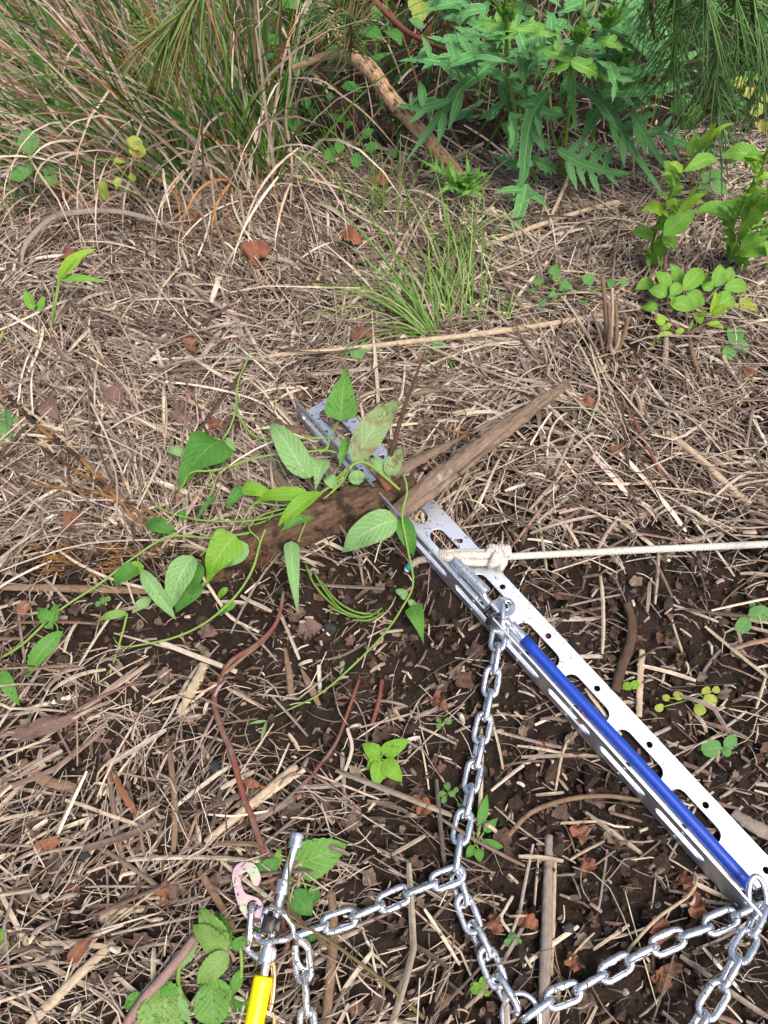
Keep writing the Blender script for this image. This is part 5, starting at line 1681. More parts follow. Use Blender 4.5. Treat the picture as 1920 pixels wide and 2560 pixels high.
viola = small_plant('violet_seedling', 'low green plant with round leaves in the straw right of the grass tuft', 'plant', (1430, 735), [], 'seedling')
for (cx, cy, r, a) in ((660, 110, 48, 2.2), (740, 60, 62, 1.3), (740, 95, 30, .5), (790, 135, 72, -.3), (890, 100, 70, .6), (685, 208, 36, 2.8), (725, 172, 46, 3.6), (640, 150, 26, 2.6), (980, 120, 40, 1.5), (1040, 115, 46, .1), (870, 205, 24, -.7)):
    b = ZQ4(cx - r * .45 * math.cos(a), cy + r * .45 * math.sin(a), .03)
    e = ZQ4(cx + r * .5 * math.cos(a), cy - r * .5 * math.sin(a), .028)
    px_leaf(viola, b, e, r * .5, M['seedling'], 'heart' if r > 40 else 'round', .2)
    MB().add(*tube_geo([P(1430, 735, 0), P((1430 + b[0]) / 2, (735 + b[1]) / 2, .02), P(*b)], .0008, 5, 8)).build('stem', G, viola)


def clover(label, pts, mat='seedling', cat='seedling', h_=.012):
    cx = sum(p[0] for p in pts) / len(pts)
    cy = sum(p[1] for p in pts) / len(pts)
    t = thing('seedling', label, cat, P(cx, cy, 0))
    for (x, y, r) in pts:
        dx, dy = x - cx, y - cy
        l = math.hypot(dx, dy) or 1
        b = (x - dx / l * r, y - dy / l * r, h_)
        e = (x + dx / l * r, y + dy / l * r, h_ * .9)
        px_leaf(t, b, e, r * 1.7, M[mat], 'round', .12, bulge=.1)
        MB().add(*tube_geo([P(cx, cy, 0), P(*b)], .0007, 5, 4)).build('stem', G, t)
    return t


clover('blue green seedling with three round leaves right of the steel angle', [(1778, 1872, 26), (1826, 1856, 20), (1815, 1880, 14)])
clover('pale seedling with two round leaves cut by the right picture edge', [(1897, 1538, 27), (1857, 1564, 21), (1880, 1512, 9)])
clover('tiny seedling with two leaves by the end of the dark bark stick', [(1568, 1716, 12), (1586, 1713, 13)], 'vine_bright')
clover('cluster of tiny yellow green seedlings far right of the steel angle', [(1775, 1752, 18), (1748, 1775, 16), (1765, 1728, 12), (1695, 1740, 13), (1665, 1745, 10), (1648, 1770, 12), (1790, 1725, 10)], 'yellow')
clover('tiny round leaved seedling between the two lower chains', [(1281, 2342, 12), (1270, 2356, 11), (1294, 2354, 10)])
clover('small seedling left of the steel ring', [(1190, 2470, 16), (1208, 2458, 15), (1215, 2482, 9)], 'vine_bright')
clover('two leaved seedling at the left picture edge level with the angle end', [(12, 1050, 26), (12, 1088, 24), (40, 1058, 14)])
clover('small dark seedling at the right below the leafy rosette', [(1835, 840, 24), (1850, 872, 22), (1822, 882, 20)], 'seedling')
clover('pair of tiny seedlings on the dark soil under the vine', [(258, 1500, 9), (246, 1510, 8), (270, 1498, 8)])
clover('tiny green seedling below the vine tip', [(1120, 1803, 10), (1098, 1815, 8), (1095, 1800, 7)])
clover('sprawling tiny seedling left of the upper chain', [(1118, 1965, 10), (1105, 1985, 9), (1130, 1985, 9), (1110, 2000, 8), (1140, 1975, 7)])
clover('seedling at the lower left picture edge', [(5, 2340, 18), (15, 2362, 14)], 'vine_bright')
clover('round yellow leaf at the left picture edge below the pale shoot', [(3, 850, 26)], 'yellow')
clover('small green leaf at the foot of the grass tuft', [(892, 882, 22), (870, 875, 18), (912, 872, 16)])
clover('small clump of green leaves under the crossing straws', [(1090, 868, 12), (1078, 858, 10), (1100, 858, 10)])
clover('faded seedling beside the rosette at the right', [(1860, 760, 18), (1880, 770, 14), (1840, 770, 12)], 'yellow')
gp_ = small_plant('herb', 'small plant with four pale leaves between the two shrub shoots', 'herb', (1775, 455), [((1775, 450, .04), (1805, 425, .05), 34), ((1778, 462, .04), (1820, 487, .03), 34), ((1770, 455, .04), (1745, 435, .05), 30), ((1768, 465, .04), (1745, 485, .03), 30), ((1775, 452, .05), (1785, 445, .06), 12)], 'seedling', 'ovate')

# ------------------------------------------------------------------ grasses


def blade_geo(base, d0, L, w, droop, rs, nseg=6, side=None, kinky=0.0):
    """one arching blade: leaves base along d0 and bends over under its weight"""
    p = Vector(base)
    d = Vector(d0).normalized()
    pts = [p.copy()]
    kink = rs.randrange(2, nseg) if rs.random() < kinky else -1
    for k in range(nseg):
        p = p + d * (L / nseg)
        pts.append(p.copy())
        if k == kink:
            d = (d + Vector((rs.gauss(0, .5), rs.gauss(-.2, .5), rs.gauss(-.3, .5)))).normalized()
        d = (d + Vector((rs.uniform(-.06, .06), rs.uniform(-.06, .06), -droop / nseg * (1 + k * .5)))).normalized()
    P3 = np.array([tuple(q) for q in pts])
    P3[:, 2] = np.maximum(P3[:, 2], g(P3[:, 0], P3[:, 1]) + .003)
    T = norm(np.gradient(P3, axis=0))
    S = norm(np.cross(T, np.array([rs.uniform(-.6, .6), -1.0, .5])))
    t = np.linspace(0, 1, nseg + 1)
    ww = (w * .5 * np.minimum(1, .6 + t * 2) * (1 - t ** 2.4) + .00015)[:, None]
    N_ = np.cross(T, S)
    V = np.stack([P3 - S * ww, P3 + N_ * ww * .35, P3 + S * ww], 1).reshape(-1, 3)
    i, j = np.meshgrid(np.arange(nseg), np.arange(2), indexing='ij')
    F = np.stack([i * 3 + j, i * 3 + j + 1, (i + 1) * 3 + j + 1, (i + 1) * 3 + j], -1).reshape(-1, 4)
    return V, F, None


GREEN_C = [(.045, .13, .020), (.07, .19, .028), (.035, .10, .018), (.11, .25, .035), (.055, .12, .028)]
DRY_C = [(.54, .43, .34), (.44, .34, .27), (.64, .55, .45), (.26, .18, .13), (.52, .39, .31), (.36, .18, .07), (.58, .48, .40)]


def blade_cols(rs, dry, n):
    c = np.array(rs.choice(DRY_C if dry else GREEN_C)) * rs.uniform(.75, 1.25)
    C = np.repeat(c[None], n, 0)
    if not dry and rs.random() < .45:
        # green blades die back from their tips
        k = int(n * rs.uniform(.45, .8))
        C[k:] = np.array(rs.choice(DRY_C + [(.50, .22, .03)])) * rs.uniform(.8, 1.1)
    return C


sedge = thing('sedge_tuft', 'large tangled tuft of sedge with green and dead straw coloured blades', 'sedge', P(520, 440, 0))
rs_ = random.Random(31)
mbg, mbd = MB(), MB()
for k in range(1650):
    u = rs_.random()
    bx = -180 + 920 * u ** .8
    by = rs_.uniform(20, 500) if k > 350 else rs_.uniform(360, 500)
    if bx > 690 and rs_.random() < .6:
        continue
    B = P(bx, by, 0)
    lean = .95 - .9 * max(0, min(1, bx / 720)) + rs_.gauss(0, .34)
    dry = rs_.random() < (.82 - .50 * max(0, min(1, bx / 640)))
    d = Vector((-lean, rs_.gauss(.05, .28) - (.15 if dry else 0), 1.0))
    L = rs_.uniform(.16, .42) * (.85 if dry else 1)
    geo = blade_geo(B, d, L, rs_.uniform(.0020, .0046) * (1.25 if dry else 1), rs_.uniform(.05, .8) * (1.25 if dry else .7), rs_, 7, None, .45 if dry else .1)
    C_ = blade_cols(rs_, dry, len(geo[0]))
    if k >= 1360:
        MB().add(geo[0], geo[1], None, C_).build('dry_blade' if dry else 'green_blade', M['blade'], sedge)
    else:
        (mbd if dry else mbg).add(geo[0], geo[1], None, C_)
mbg.build('green_blades', M['blade'], sedge, kind='stuff')
mbd.build('dry_blades', M['blade'], sedge, kind='stuff')
# dead blades that fall forward out of the tuft on to the straw
mbf = MB()
for k in range(85):
    bx = rs_.uniform(40, 760)
    B = P(bx, rs_.uniform(330, 480), rs_.uniform(.02, .12))
    d = Vector((rs_.gauss(.15, .5), -rs_.uniform(.3, 1.0), rs_.uniform(-.2, .8)))
    geo = blade_geo(B, d, rs_.uniform(.08, .22), rs_.uniform(.0018, .0040), rs_.uniform(.2, 1.2), rs_, 8, None, .7)
    C_ = blade_cols(rs_, True, len(geo[0])) * 1.1
    if k < 45:
        MB().add(geo[0], geo[1], None, C_).build('fallen_blade', M['blade'], sedge)
    else:
        mbf.add(geo[0], geo[1], None, C_)
mbf.build('fallen_blades', M['blade'], sedge, kind='stuff')


def dead_blade(pts, wpx, label, mat='straw', flat=.35):
    W = PP(pts)
    r = wpx * .5 / pscale(W[len(W) // 2])
    o = MB().add(*tube_geo(W, [r * .8, r, r, r * .8, r * .25], 8, 40, flat=flat)).build('dead_grass', M[mat])
    tag(o, label, 'dead grass')
    return o


dead_blade([(50, 692, .006), (62, 615, .03), (125, 548, .055), (200, 530, .065), (290, 528, .06), (390, 552, .04), (490, 592, .008)], 15, 'broad grey dead blade arching over the straw at the left', 'straw_grey')
dead_blade([(478, 480, .10), (490, 400, .16), (503, 296, .22)], 12, 'pale broken blade standing upright before the sedge', 'straw')
dead_blade([(508, 610, .02), (508, 430, .12), (505, 330, .19), (510, 240, .24)], 8, 'tall thin brown dead stalk in front of the sedge', 'twig')
dead_blade([(705, 70, .22), (722, 110, .2), (725, 200, .16), (715, 300, .1), (730, 400, .04), (725, 550, .01)], 11, 'long grey dead blade hanging down left of the flaking branch', 'straw')
dead_blade([(752, 168, .15), (790, 235, .10), (830, 295, .06), (878, 366, .02)], 10, 'pale dead blade hanging from the side twig', 'straw')
dead_blade([(752, 168, .14), (772, 215, .11), (800, 280, .07), (832, 348, .02)], 7, 'thinner dead blade beside the pale one on the side twig', 'straw_grey')
dead_blade([(730, 195, .15), (800, 200, .17), (850, 235, .15), (920, 290, .10), (990, 370, .04), (1040, 450, .01), (1062, 500, .006)], 7, 'long bent blade turning from green to orange to straw below the flaking branch', 'straw')
dead_blade([(640, 430, .02), (740, 440, .04), (850, 470, .03), (960, 520, .008)], 10, 'dead blade lying in front of the undergrowth', 'straw')
dead_blade([(585, 502, .05), (605, 430, .10), (640, 370, .14), (655, 320, .16)], 9, 'curved dead blade at the right of the sedge', 'straw_pale')
dead_blade([(540, 560, .01), (528, 440, .08), (530, 420, .08)], 9, 'short straight dead blade at the foot of the sedge', 'straw')

tuft = thing('grass_tuft', 'light green tuft of fine grass in the middle of the straw', 'grass', P(1090, 850, 0))
rs_ = random.Random(52)
TG = [(.12, .27, .035), (.16, .32, .05), (.20, .35, .08), (.10, .21, .035), (.30, .32, .14)]
for k in range(112):
    if k < 55:
        B = P(rs_.gauss(1088, 14), rs_.gauss(850, 8), 0)
        a = rs_.gauss(2.45, .5)
    elif k < 98:
        B = P(rs_.gauss(1140, 45), rs_.gauss(800, 22), 0)
        a = rs_.gauss(1.75, .35)
    else:
        B = P(rs_.gauss(1262, 10), rs_.gauss(815, 8), 0)
        a = rs_.gauss(1.35, .25)
    up = rs_.uniform(.35, 1.2)
    d = Vector((math.cos(a), math.sin(a) * .9, up))
    L = rs_.uniform(.09, .29) if k < 98 else rs_.uniform(.05, .11)
    geo = blade_geo(B, d, L, rs_.uniform(.0014, .0026), rs_.uniform(.4, 1.8), rs_, 7)
    c = np.array(rs_.choice(TG)) * rs_.uniform(.8, 1.25)
    MB().add(geo[0], geo[1], None, c).build('blade', M['blade'], tuft)
for k in range(14):
    B = P(1085 + rs_.gauss(0, 8), 865, .003)
    a = rs_.uniform(3.6, 5.4)
    geo = blade_geo(B, Vector((math.cos(a), math.sin(a), .5)), rs_.uniform(.05, .12), .002, 1.4, rs_, 7)
    MB().add(geo[0], geo[1], None, np.array(rs_.choice(TG))).build('blade', M['blade'], tuft)
for i, (x, y, n, lab) in enumerate(((960, 560, 22, 'thin grass standing at the edge of the undergrowth below the flaking branch'), (1140, 640, 16, 'sparse fine grass behind the light green tuft'), (30, 540, 14, 'fine green grass at the left picture edge'))):
    t = thing('grass_tuft', lab, 'grass', P(x, y, 0))
    for k in range(n):
        B = P(rs_.gauss(x, 45), rs_.gauss(y, 18), 0)
        geo = blade_geo(B, Vector((rs_.gauss(0, .3), rs_.gauss(.1, .3), 1)), rs_.uniform(.08, .2), rs_.uniform(.0014, .0024), rs_.uniform(.2, 1), rs_, 7)
        MB().add(geo[0], geo[1], None, np.array(rs_.choice(TG)) * .9).build('blade', M['blade'], t)
bent = thing('grass_tuft', 'bent green grass stalks half buried in the soil below the broken root', 'grass', P(850, 1530, 0))
for (pts) in ([(764, 1410, .006), (785, 1460, .01), (830, 1510, .01), (880, 1540, .006)], [(785, 1430, .008), (815, 1480, .012), (855, 1525, .012), (910, 1545, .008)], [(870, 1540, .006), (920, 1542, .012), (955, 1520, .008)], [(880, 1550, .004), (925, 1550, .01), (960, 1530, .006)], [(820, 1515, .006), (850, 1530, .008), (875, 1540, .006)], [(800, 1450, .006), (840, 1500, .014), (890, 1530, .01), (940, 1535, .008)]):
    MB().add(*tube_geo(PP(pts), .0014, 6, 18), C=(.15, .28, .05)).build('blade', M['blade'], bent)

# ------------------------------------------------------------------ pines and the flaking branch
fb = thing('dead_branch', 'thick flaking brown branch slanting down through the undergrowth', 'branch', P(1170, 465, 0))
mb = MB().add(*tube_geo(PP([(785, -40, .20), (840, 60, .19), (872, 125, .175), (925, 175, .155), (981, 250, .12), (1062, 340, .075), (1120, 410, .035), (1170, 470, .0)]), [.012, .0122, .0122, .0118, .0112, .0110, .0110, .010], 26, 110, bark_r(41, .12)))
mb.build('limb', M['flaky'], fb)
MB().add(*tube_geo(PP([(868, 128, .18), (810, 140, .18), (765, 158, .175), (728, 171, .17)]), [.007, .0055, .005, .003], 14, 40, bark_r(43, .12))).build('side_twig', M['flaky'], fb)
mb = MB()
rs_ = random.Random(8)
path = catmull(PP([(840, 60, .19), (872, 125, .175), (925, 175, .155), (981, 250, .12), (1062, 340, .075), (1120, 410, .035)]), 60)
for k in range(130):
    c = Vector(path[rs_.randrange(60)])
    d = Vector((rs_.gauss(0, 1), rs_.gauss(-.6, .8), rs_.gauss(.6, .7))).normalized()
    s = d.cross(Vector((1, -1, -.4))).normalized()
    b = c + d * .0112
    l = rs_.uniform(.004, .010)
    tx = Vector((.6, -.7, -.3)).normalized()
    V_ = [b - s * l * .35, b + s * l * .35, b + tx * l + d * .002 + s * l * .3, b + tx * l + d * .003 - s * l * .25]
    mb.add([tuple(v) for v in V_], [(0, 1, 2, 3)], [(0, 0), (1, 0), (1, .01), (0, .01)])
mb.build('bark_flakes', M['flaky'], fb, kind='stuff')
rt = thing('bare_twig', 'reddish bare stem slanting behind the thistle at the top', 'stem', P(936, 0, .2))
stem(rt, [(915, -30, .24), (936, 0, .23), (981, 48, .2), (1030, 87, .17), (1132, 133, .12), (1200, 180, .08)], [.0045, .004, .003], M['stem_red'])
dl = px_leaf(None, (1078, 60, .15), (1065, 145, .1), 26, M['dead_orange'], 'lance', .5, name='dead_leaf', roll=2.0)
tag(dl, 'twisted rusty dead leaf hanging beside the reddish stem', 'leaf')
rt2 = thing('bare_twig', 'thin grey brown bare twig crossing in front of the pine at the upper right', 'stem', P(1625, 0, .25))
stem(rt2, [(1610, -20, .26), (1650, 40, .24), (1718, 100, .2), (1770, 150, .16)], [.003, .002], M['twig'])


def needles(mb, c, axis, n, L, rs, spread=1.0, col=((.07, .17, .05), (.11, .23, .06), (.09, .19, .085), (.14, .26, .08)), droop=.2, w=.0012):
    axis = Vector(axis).normalized()
    for k in range(n):
        r = Vector((rs.gauss(0, 1), rs.gauss(0, 1), rs.gauss(0, 1)))
        r = (r - axis * r.dot(axis)).normalized()
        d = (axis * rs.uniform(.35, 1.3) + r * spread * rs.uniform(.5, 1.1) + Vector((0, 0, -droop))).normalized()
        b = Vector(c) + axis * rs.uniform(-.008, .008)
        l = L * rs.uniform(.7, 1.1)
        c2 = np.array(rs.choice(col)) * rs.uniform(.8, 1.3)
        bend = Vector((rs.gauss(0, .08), rs.gauss(0, .08), -.12)) * l
        mb.add(*tube_geo([b, b + d * l * .5 + bend * .3, b + d * l + bend], [w * .8, w * .75, w * .2], 3, 4, spline=False, caps=False), C=c2)


rs_ = random.Random(19)
pine = thing('pine_branch', 'drooping pine branches with long green needles at the upper right', 'pine branch', P(1790, 200, .2))
mbn = MB()
for (pts, n) in (([(1750, -60, .42), (1765, 0, .38), (1790, 70, .32), (1793, 150, .27), (1788, 220, .22), (1800, 290, .17), (1812, 340, .14)], 330), ([(1690, -60, .4), (1693, 0, .36), (1690, 80, .3), (1686, 160, .25), (1682, 200, .22)], 220), ([(1880, -40, .38), (1890, 60, .3), (1905, 130, .25), (1915, 220, .2)], 200), ([(1830, -60, .40), (1850, 60, .3), (1860, 140, .22)], 170), ([(1625, -60, .36), (1630, 40, .27), (1640, 110, .22)], 110)):
    W = catmull(PP(pts), 30)
    MB().add(*tube_geo(W, [.0045, .004, .003], 8, spline=False)).build('stem', M['stem_green'] if n > 200 else M['twig'], pine)
    for k in range(n // 13):
        i = rs_.randrange(2, 29)
        ax = Vector(W[min(29, i + 1)]) - Vector(W[i - 1])
        needles(mbn, W[i], ax, 6, .115, rs_, .9, droop=.25)
mbn.build('needles', M['needle'], pine, kind='stuff')
p2 = thing('pine_shoot', 'pine shoot with yellowing needles hanging over the sedge at the top', 'pine branch', P(480, 20, .3))
mbn = MB()
W = catmull(PP([(520, -60, .40), (480, 5, .37), (430, 60, .34), (375, 95, .31)]), 20)
MB().add(*tube_geo(W, [.003, .002], 7, spline=False)).build('stem', M['orange_root'], p2)
for k in range(20):
    i = rs_.randrange(1, 19)
    ax = Vector(W[i + 1]) - Vector(W[i - 1])
    needles(mbn, W[i], ax, 6, .095, rs_, .62, ((.20, .31, .08), (.26, .34, .11), (.16, .26, .07), (.34, .22, .09)), .35, .0014)
mbn.build('needles', M['needle'], p2, kind='stuff')
p3 = thing('pine_shoot', 'small pine whorl with spreading needles on top of the flaking branch', 'pine branch', P(850, 30, .25))
mbn = MB()
W = catmull(PP([(876, 130, .19), (876, 70, .235), (868, 35, .26), (845, 20, .27), (835, 12, .272)]), 14)
MB().add(*tube_geo(W, [.0025, .002], 7, spline=False)).build('stem', M['twig'], p3)
for i in (1, 3, 5, 7, 9, 11, 12):
    needles(mbn, W[i], Vector(W[i + 1]) - Vector(W[i - 1]), 24, .075, rs_, 1.3, ((.05, .13, .04), (.09, .18, .05), (.28, .2, .08)), .1)
mbn.build('needles', M['needle'], p3, kind='stuff')

# ------------------------------------------------------------------ undergrowth
ug = thing('undergrowth_plant', 'small green leaved plant in the shade under the flaking branch', 'plant', P(850, 400, 0))
Z7 = zq(680, 0, .3014)
for (x, y, r, a, mt) in ((280, 850, 110, 1.9, 'under'), (360, 1090, 60, .2, 'shrub'), (265, 1110, 44, 2.6, 'shrub'), (480, 1280, 130, 1.4, 'under'), (800, 1110, 120, .6, 'under'), (840, 1230, 130, .2, 'under'), (700, 1330, 130, 1.7, 'under'), (540, 930, 60, .4, 'shrub'), (450, 940, 70, 2.0, 'under'), (190, 1020, 150, 1.6, 'under'), (640, 1040, 90, .5, 'under'), (560, 1220, 110, 1.5, 'under'), (250, 1330, 100, 2.0, 'under'), (480, 800, 80, 1.5, 'under'), (275, 1480, 56, .4, 'shrub'), (350, 930, 60, 2.2, 'under'), (980, 1290, 100, -.4, 'under')):
    b = Z7(x - r * .5 * math.cos(a), y + r * .5 * math.sin(a), .05)
    e = Z7(x + r * .5 * math.cos(a), y - r * .5 * math.sin(a), .06)
    px_leaf(ug, b, e, r * .22, M[mt], 'ovate', .2, .05)
    MB().add(*tube_geo([P(850, 405, 0), P((850 + b[0]) / 2, (405 + b[1]) / 2, .03), P(*b)], .0009, 4, 6)).build('stem', G, ug)
ov = thing('undergrowth_plant', 'dark oval leaves beside the sedge at the top', 'plant', P(690, 150, 0))
for (b, e, w) in (((665, 120, .2), (672, 10, .28), 44), ((650, 110, .16), (640, 60, .2), 30), ((660, 130, .14), (690, 100, .18), 24)):
    px_leaf(ov, b, e, w, M['under'], 'oval', .15)
br = thing('undergrowth_plant', 'yellow green lobed bramble leaves at the right under the pine', 'plant', P(1880, 300, 0))
for (x, y, r, mt) in ((1850, 210, 50, 'yellow'), (1880, 240, 54, 'yellow'), (1895, 280, 50, 'yellow'), (1860, 270, 40, 'seedling'), (1905, 320, 44, 'yellow'), (1838, 250, 34, 'seedling'), (1700, 270, 60, 'under'), (1740, 290, 60, 'shrub'), (1720, 310, 44, 'under'), (1900, 200, 40, 'yellow'), (1912, 250, 40, 'yellow'), (1875, 190, 34, 'seedling')):
    for k in range(3):
        a = 1.57 + (k - 1) * .9 + (x % 7) * .15
        px_leaf(br, (x, y + r * .2, .12), (x + r * .5 * math.cos(a), y - r * .5 * math.sin(a), .13), r * .45, M[mt], 'ovate', .2, .15)
    MB().add(*tube_geo([P(1880, 320, 0), P((1880 + x) / 2, (320 + y) / 2, .07), P(x, y + r * .2, .12)], .001, 4, 6)).build('stem', M['twig'], br)
tp = thing('undergrowth_plant', 'mixed pale and yellow leaves behind the reddish stem at the top', 'plant', P(1050, 140, 0))
for (x, y, r, a, mt) in ((1050, 30, 60, 1.6, 'yellow'), (1035, 15, 50, 2.0, 'yellow'), (1075, 20, 50, 1.0, 'seedling'), (1140, 40, 60, -1.2, 'under'), (1130, 10, 50, .3, 'vine_pale'), (950, 30, 50, .6, 'under'), (930, 90, 60, -.4, 'under'), (985, 95, 54, -.8, 'under'), (1040, 60, 44, 2.6, 'seedling'), (1165, 90, 50, 1.4, 'under'), (1100, 20, 40, 2.5, 'under'), (1600, 30, 60, 1.4, 'yellow'), (1620, 50, 50, .4, 'yellow')):
    px_leaf(tp, (x - r * .5 * math.cos(a), y + r * .5 * math.sin(a), .12), (x + r * .5 * math.cos(a), y - r * .5 * math.sin(a), .13), r * .65, M[mt], 'ovate', .2, .12)
    MB().add(*tube_geo([P(1050, 150, 0), P((1050 + x) / 2, (150 + y) / 2, .07), P(x, y, .12)], .001, 4, 6)).build('stem', M['twig'], tp)
# the dense growth that closes the top of the view and goes on behind it
rs2 = np.random.default_rng(5)
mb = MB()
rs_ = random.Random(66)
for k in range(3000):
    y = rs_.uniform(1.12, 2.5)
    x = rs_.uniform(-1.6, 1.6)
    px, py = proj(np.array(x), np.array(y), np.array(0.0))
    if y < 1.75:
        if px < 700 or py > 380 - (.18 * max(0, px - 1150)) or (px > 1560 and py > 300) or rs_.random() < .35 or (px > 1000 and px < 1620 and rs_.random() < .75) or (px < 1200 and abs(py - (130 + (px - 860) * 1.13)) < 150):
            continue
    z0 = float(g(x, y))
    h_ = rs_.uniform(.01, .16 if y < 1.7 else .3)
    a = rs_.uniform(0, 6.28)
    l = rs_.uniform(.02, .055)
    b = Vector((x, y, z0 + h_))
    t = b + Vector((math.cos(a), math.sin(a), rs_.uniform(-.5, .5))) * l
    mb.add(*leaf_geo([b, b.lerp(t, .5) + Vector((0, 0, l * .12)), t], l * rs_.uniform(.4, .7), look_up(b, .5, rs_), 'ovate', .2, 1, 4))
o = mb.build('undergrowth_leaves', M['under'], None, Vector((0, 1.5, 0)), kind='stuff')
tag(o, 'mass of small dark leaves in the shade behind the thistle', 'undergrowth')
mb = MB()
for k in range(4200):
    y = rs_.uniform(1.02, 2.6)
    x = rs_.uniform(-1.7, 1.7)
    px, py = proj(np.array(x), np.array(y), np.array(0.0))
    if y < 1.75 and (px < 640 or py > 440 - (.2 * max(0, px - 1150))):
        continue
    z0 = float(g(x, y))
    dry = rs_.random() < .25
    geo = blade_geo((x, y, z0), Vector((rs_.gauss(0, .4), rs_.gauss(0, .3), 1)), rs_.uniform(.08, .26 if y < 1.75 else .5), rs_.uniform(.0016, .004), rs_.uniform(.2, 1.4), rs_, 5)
    mb.add(geo[0], geo[1], None, np.array(rs_.choice(DRY_C if dry else GREEN_C)) * rs_.uniform(.6, 1.0))  # blade colours scaled down to paint in the shade under the plants
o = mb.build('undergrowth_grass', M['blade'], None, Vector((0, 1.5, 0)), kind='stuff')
tag(o, 'grass and stalks with shade painted into their colour, filling the gaps under the plants', 'undergrowth')

# ------------------------------------------------------------------ sticks, stalks, straws that stand out


def stick(name, label, cat, pts, wpx, mat, taper=(1, 1, .9), n=12, k=.10, flat=1.0, seed=0):
    W = PP(pts)
    r = wpx * .5 / pscale(W[len(W) // 2])
    o = MB().add(*tube_geo(W, [r * q for q in taper], n, max(16, 10 * len(W)), bark_r(seed + len(label), k, None, .05), flat=flat)).build(name, M[mat])
    return tag(o, label, cat)


stick('woody_stalk', 'thick grey weathered stalk standing beside the lower chains', 'stick', [(1372, 2088, .006), (1370, 2200, .010), (1366, 2330, .012), (1362, 2450, .010), (1358, 2620, .006)], 28, 'straw_grey', (.8, 1.05, 1), 14, .12)
stick('straw_stalk', 'thin tan strip beside the thick grey stalk', 'straw', [(1388, 2150, .004), (1384, 2300, .005), (1378, 2440, .004)], 9, 'straw', flat=.4)
stick('woody_stalk', 'brown stalk standing right of the muddy chain below the cable end', 'stick', [(828, 2225, .006), (834, 2330, .010), (826, 2440, .010), (812, 2600, .004)], 25, 'straw_brown', (.9, 1, 1), 14, .14)
stick('straw_stalk', 'thick bleached stalk crossing behind the red stem', 'straw', [(741, 1915, .006), (640, 2000, .012), (515, 2106, .006)], 22, 'straw', (1, 1, .9), 12, .08)
stick('straw_stalk', 'splintered pale stalk below the red stem fork', 'straw', [(512, 1660, .006), (480, 1725, .010), (446, 1785, .006)], 27, 'straw', (.9, 1.1, .6), 10, .25, .4)
stick('straw_stalk', 'longest pale straw running from the left under the grass tuft to the right', 'straw', [(561, 908, .006), (720, 885, .012), (850, 874, .014), (960, 862, .014), (1110, 845, .014), (1240, 830, .014), (1400, 806, .012), (1512, 786, .006)], 13, 'straw', (.8, 1, 1.15, 1.1), 12, .05)
stick('straw_stalk', 'second straw just under the longest pale straw', 'straw', [(1060, 870, .006), (1200, 855, .008), (1340, 840, .006), (1480, 842, .004)], 10, 'straw_pale', flat=.5)
stick('twig', 'thin grey twig running down right across the straw', 'twig', [(295, 666, .010), (410, 735, .012), (521, 796, .012), (640, 862, .010), (799, 945, .006)], 10, 'straw_grey', (.8, 1, 1, .7))
stick('straw_stalk', 'long pale straw slanting up under the hanging thistle leaf', 'straw', [(1102, 656, .006), (1250, 600, .012), (1400, 545, .014), (1560, 500, .010)], 13, 'straw', (.8, 1, .9))
stick('straw_stalk', 'second pale straw behind the hanging thistle leaf', 'straw', [(1330, 598, .006), (1440, 575, .010), (1560, 540, .006)], 11, 'straw_pale', flat=.5)
stick('straw_stalk', 'pale straw leaning up under the thistle', 'straw', [(1375, 545, .008), (1410, 470, .03), (1432, 410, .05)], 10, 'straw')
stick('twig', 'rusty red stem lying behind the young shoots at the right', 'stem', [(1500, 563, .006), (1560, 575, .010), (1626, 596, .010), (1720, 618, .010), (1815, 632, .006)], 9, 'stem_red', n=8)
stick('twig', 'brown twig running down from the rosette at the right', 'twig', [(1722, 838, .012), (1735, 900, .012), (1760, 965, .010), (1785, 1030, .010), (1808, 1080, .004)], 12, 'twig', (1, 1, .6))
stick('bark_stick', 'curved dark bark stick standing by the middle of the steel angle', 'stick', [(1566, 1508, .010), (1580, 1555, .012), (1574, 1610, .012), (1552, 1675, .010), (1537, 1728, .006)], 26, 'twig_dark', (.8, 1, .9), 14, .14)
stick('straw_stalk', 'split pale stalk beside the lower end of the dark bark stick', 'straw', [(1606, 1625, .004), (1600, 1700, .008), (1597, 1792, .004)], 17, 'straw', flat=.5, k=.2)
stick('straw_stalk', 'pale stalk slanting down to the right edge above the rope', 'straw', [(1666, 1080, .006), (1735, 1135, .010), (1800, 1195, .010), (1874, 1262, .006)], 19, 'straw', (1, 1, .9), 12, .1)
stick('bark_stick', 'short brown stick end beyond the broken branch', 'stick', [(1016, 984, .008), (1060, 980, .010), (1116, 975, .008)], 25, 'twig', (1, 1, 1), 14, .12)
stick('weathered_wood', 'pale weathered wood at the right edge beside the steel angle', 'stick', [(1832, 2032, .004), (1880, 2062, .010), (1960, 2105, .010)], 36, 'straw_grey', (.7, 1, 1), 14, .2, .6)
stick('woody_stalk', 'flat brown stalk coming in from the left edge under the vine', 'stick', [(-10, 1467, .004), (130, 1470, .008), (260, 1474, .008), (408, 1478, .004)], 20, 'straw_brown', (1, 1, 1), 12, .08, .6)
stick('straw_stalk', 'thick pale stalk at the lower left below the leaf litter', 'straw', [(284, 2355, .006), (190, 2445, .012), (70, 2565, .008)], 25, 'straw', (.9, 1, 1), 12, .1, .7)
stick('twig', 'olive brown stem crossing over the end of the left chain', 'stem', [(730, 2110, .02), (722, 2168, .028), (722, 2240, .034), (727, 2300, .036), (789, 2330, .034), (860, 2378, .028), (960, 2455, .018), (1060, 2545, .008)], 9, 'olive', (.5, .8, 1, 1.2), 8, .06)
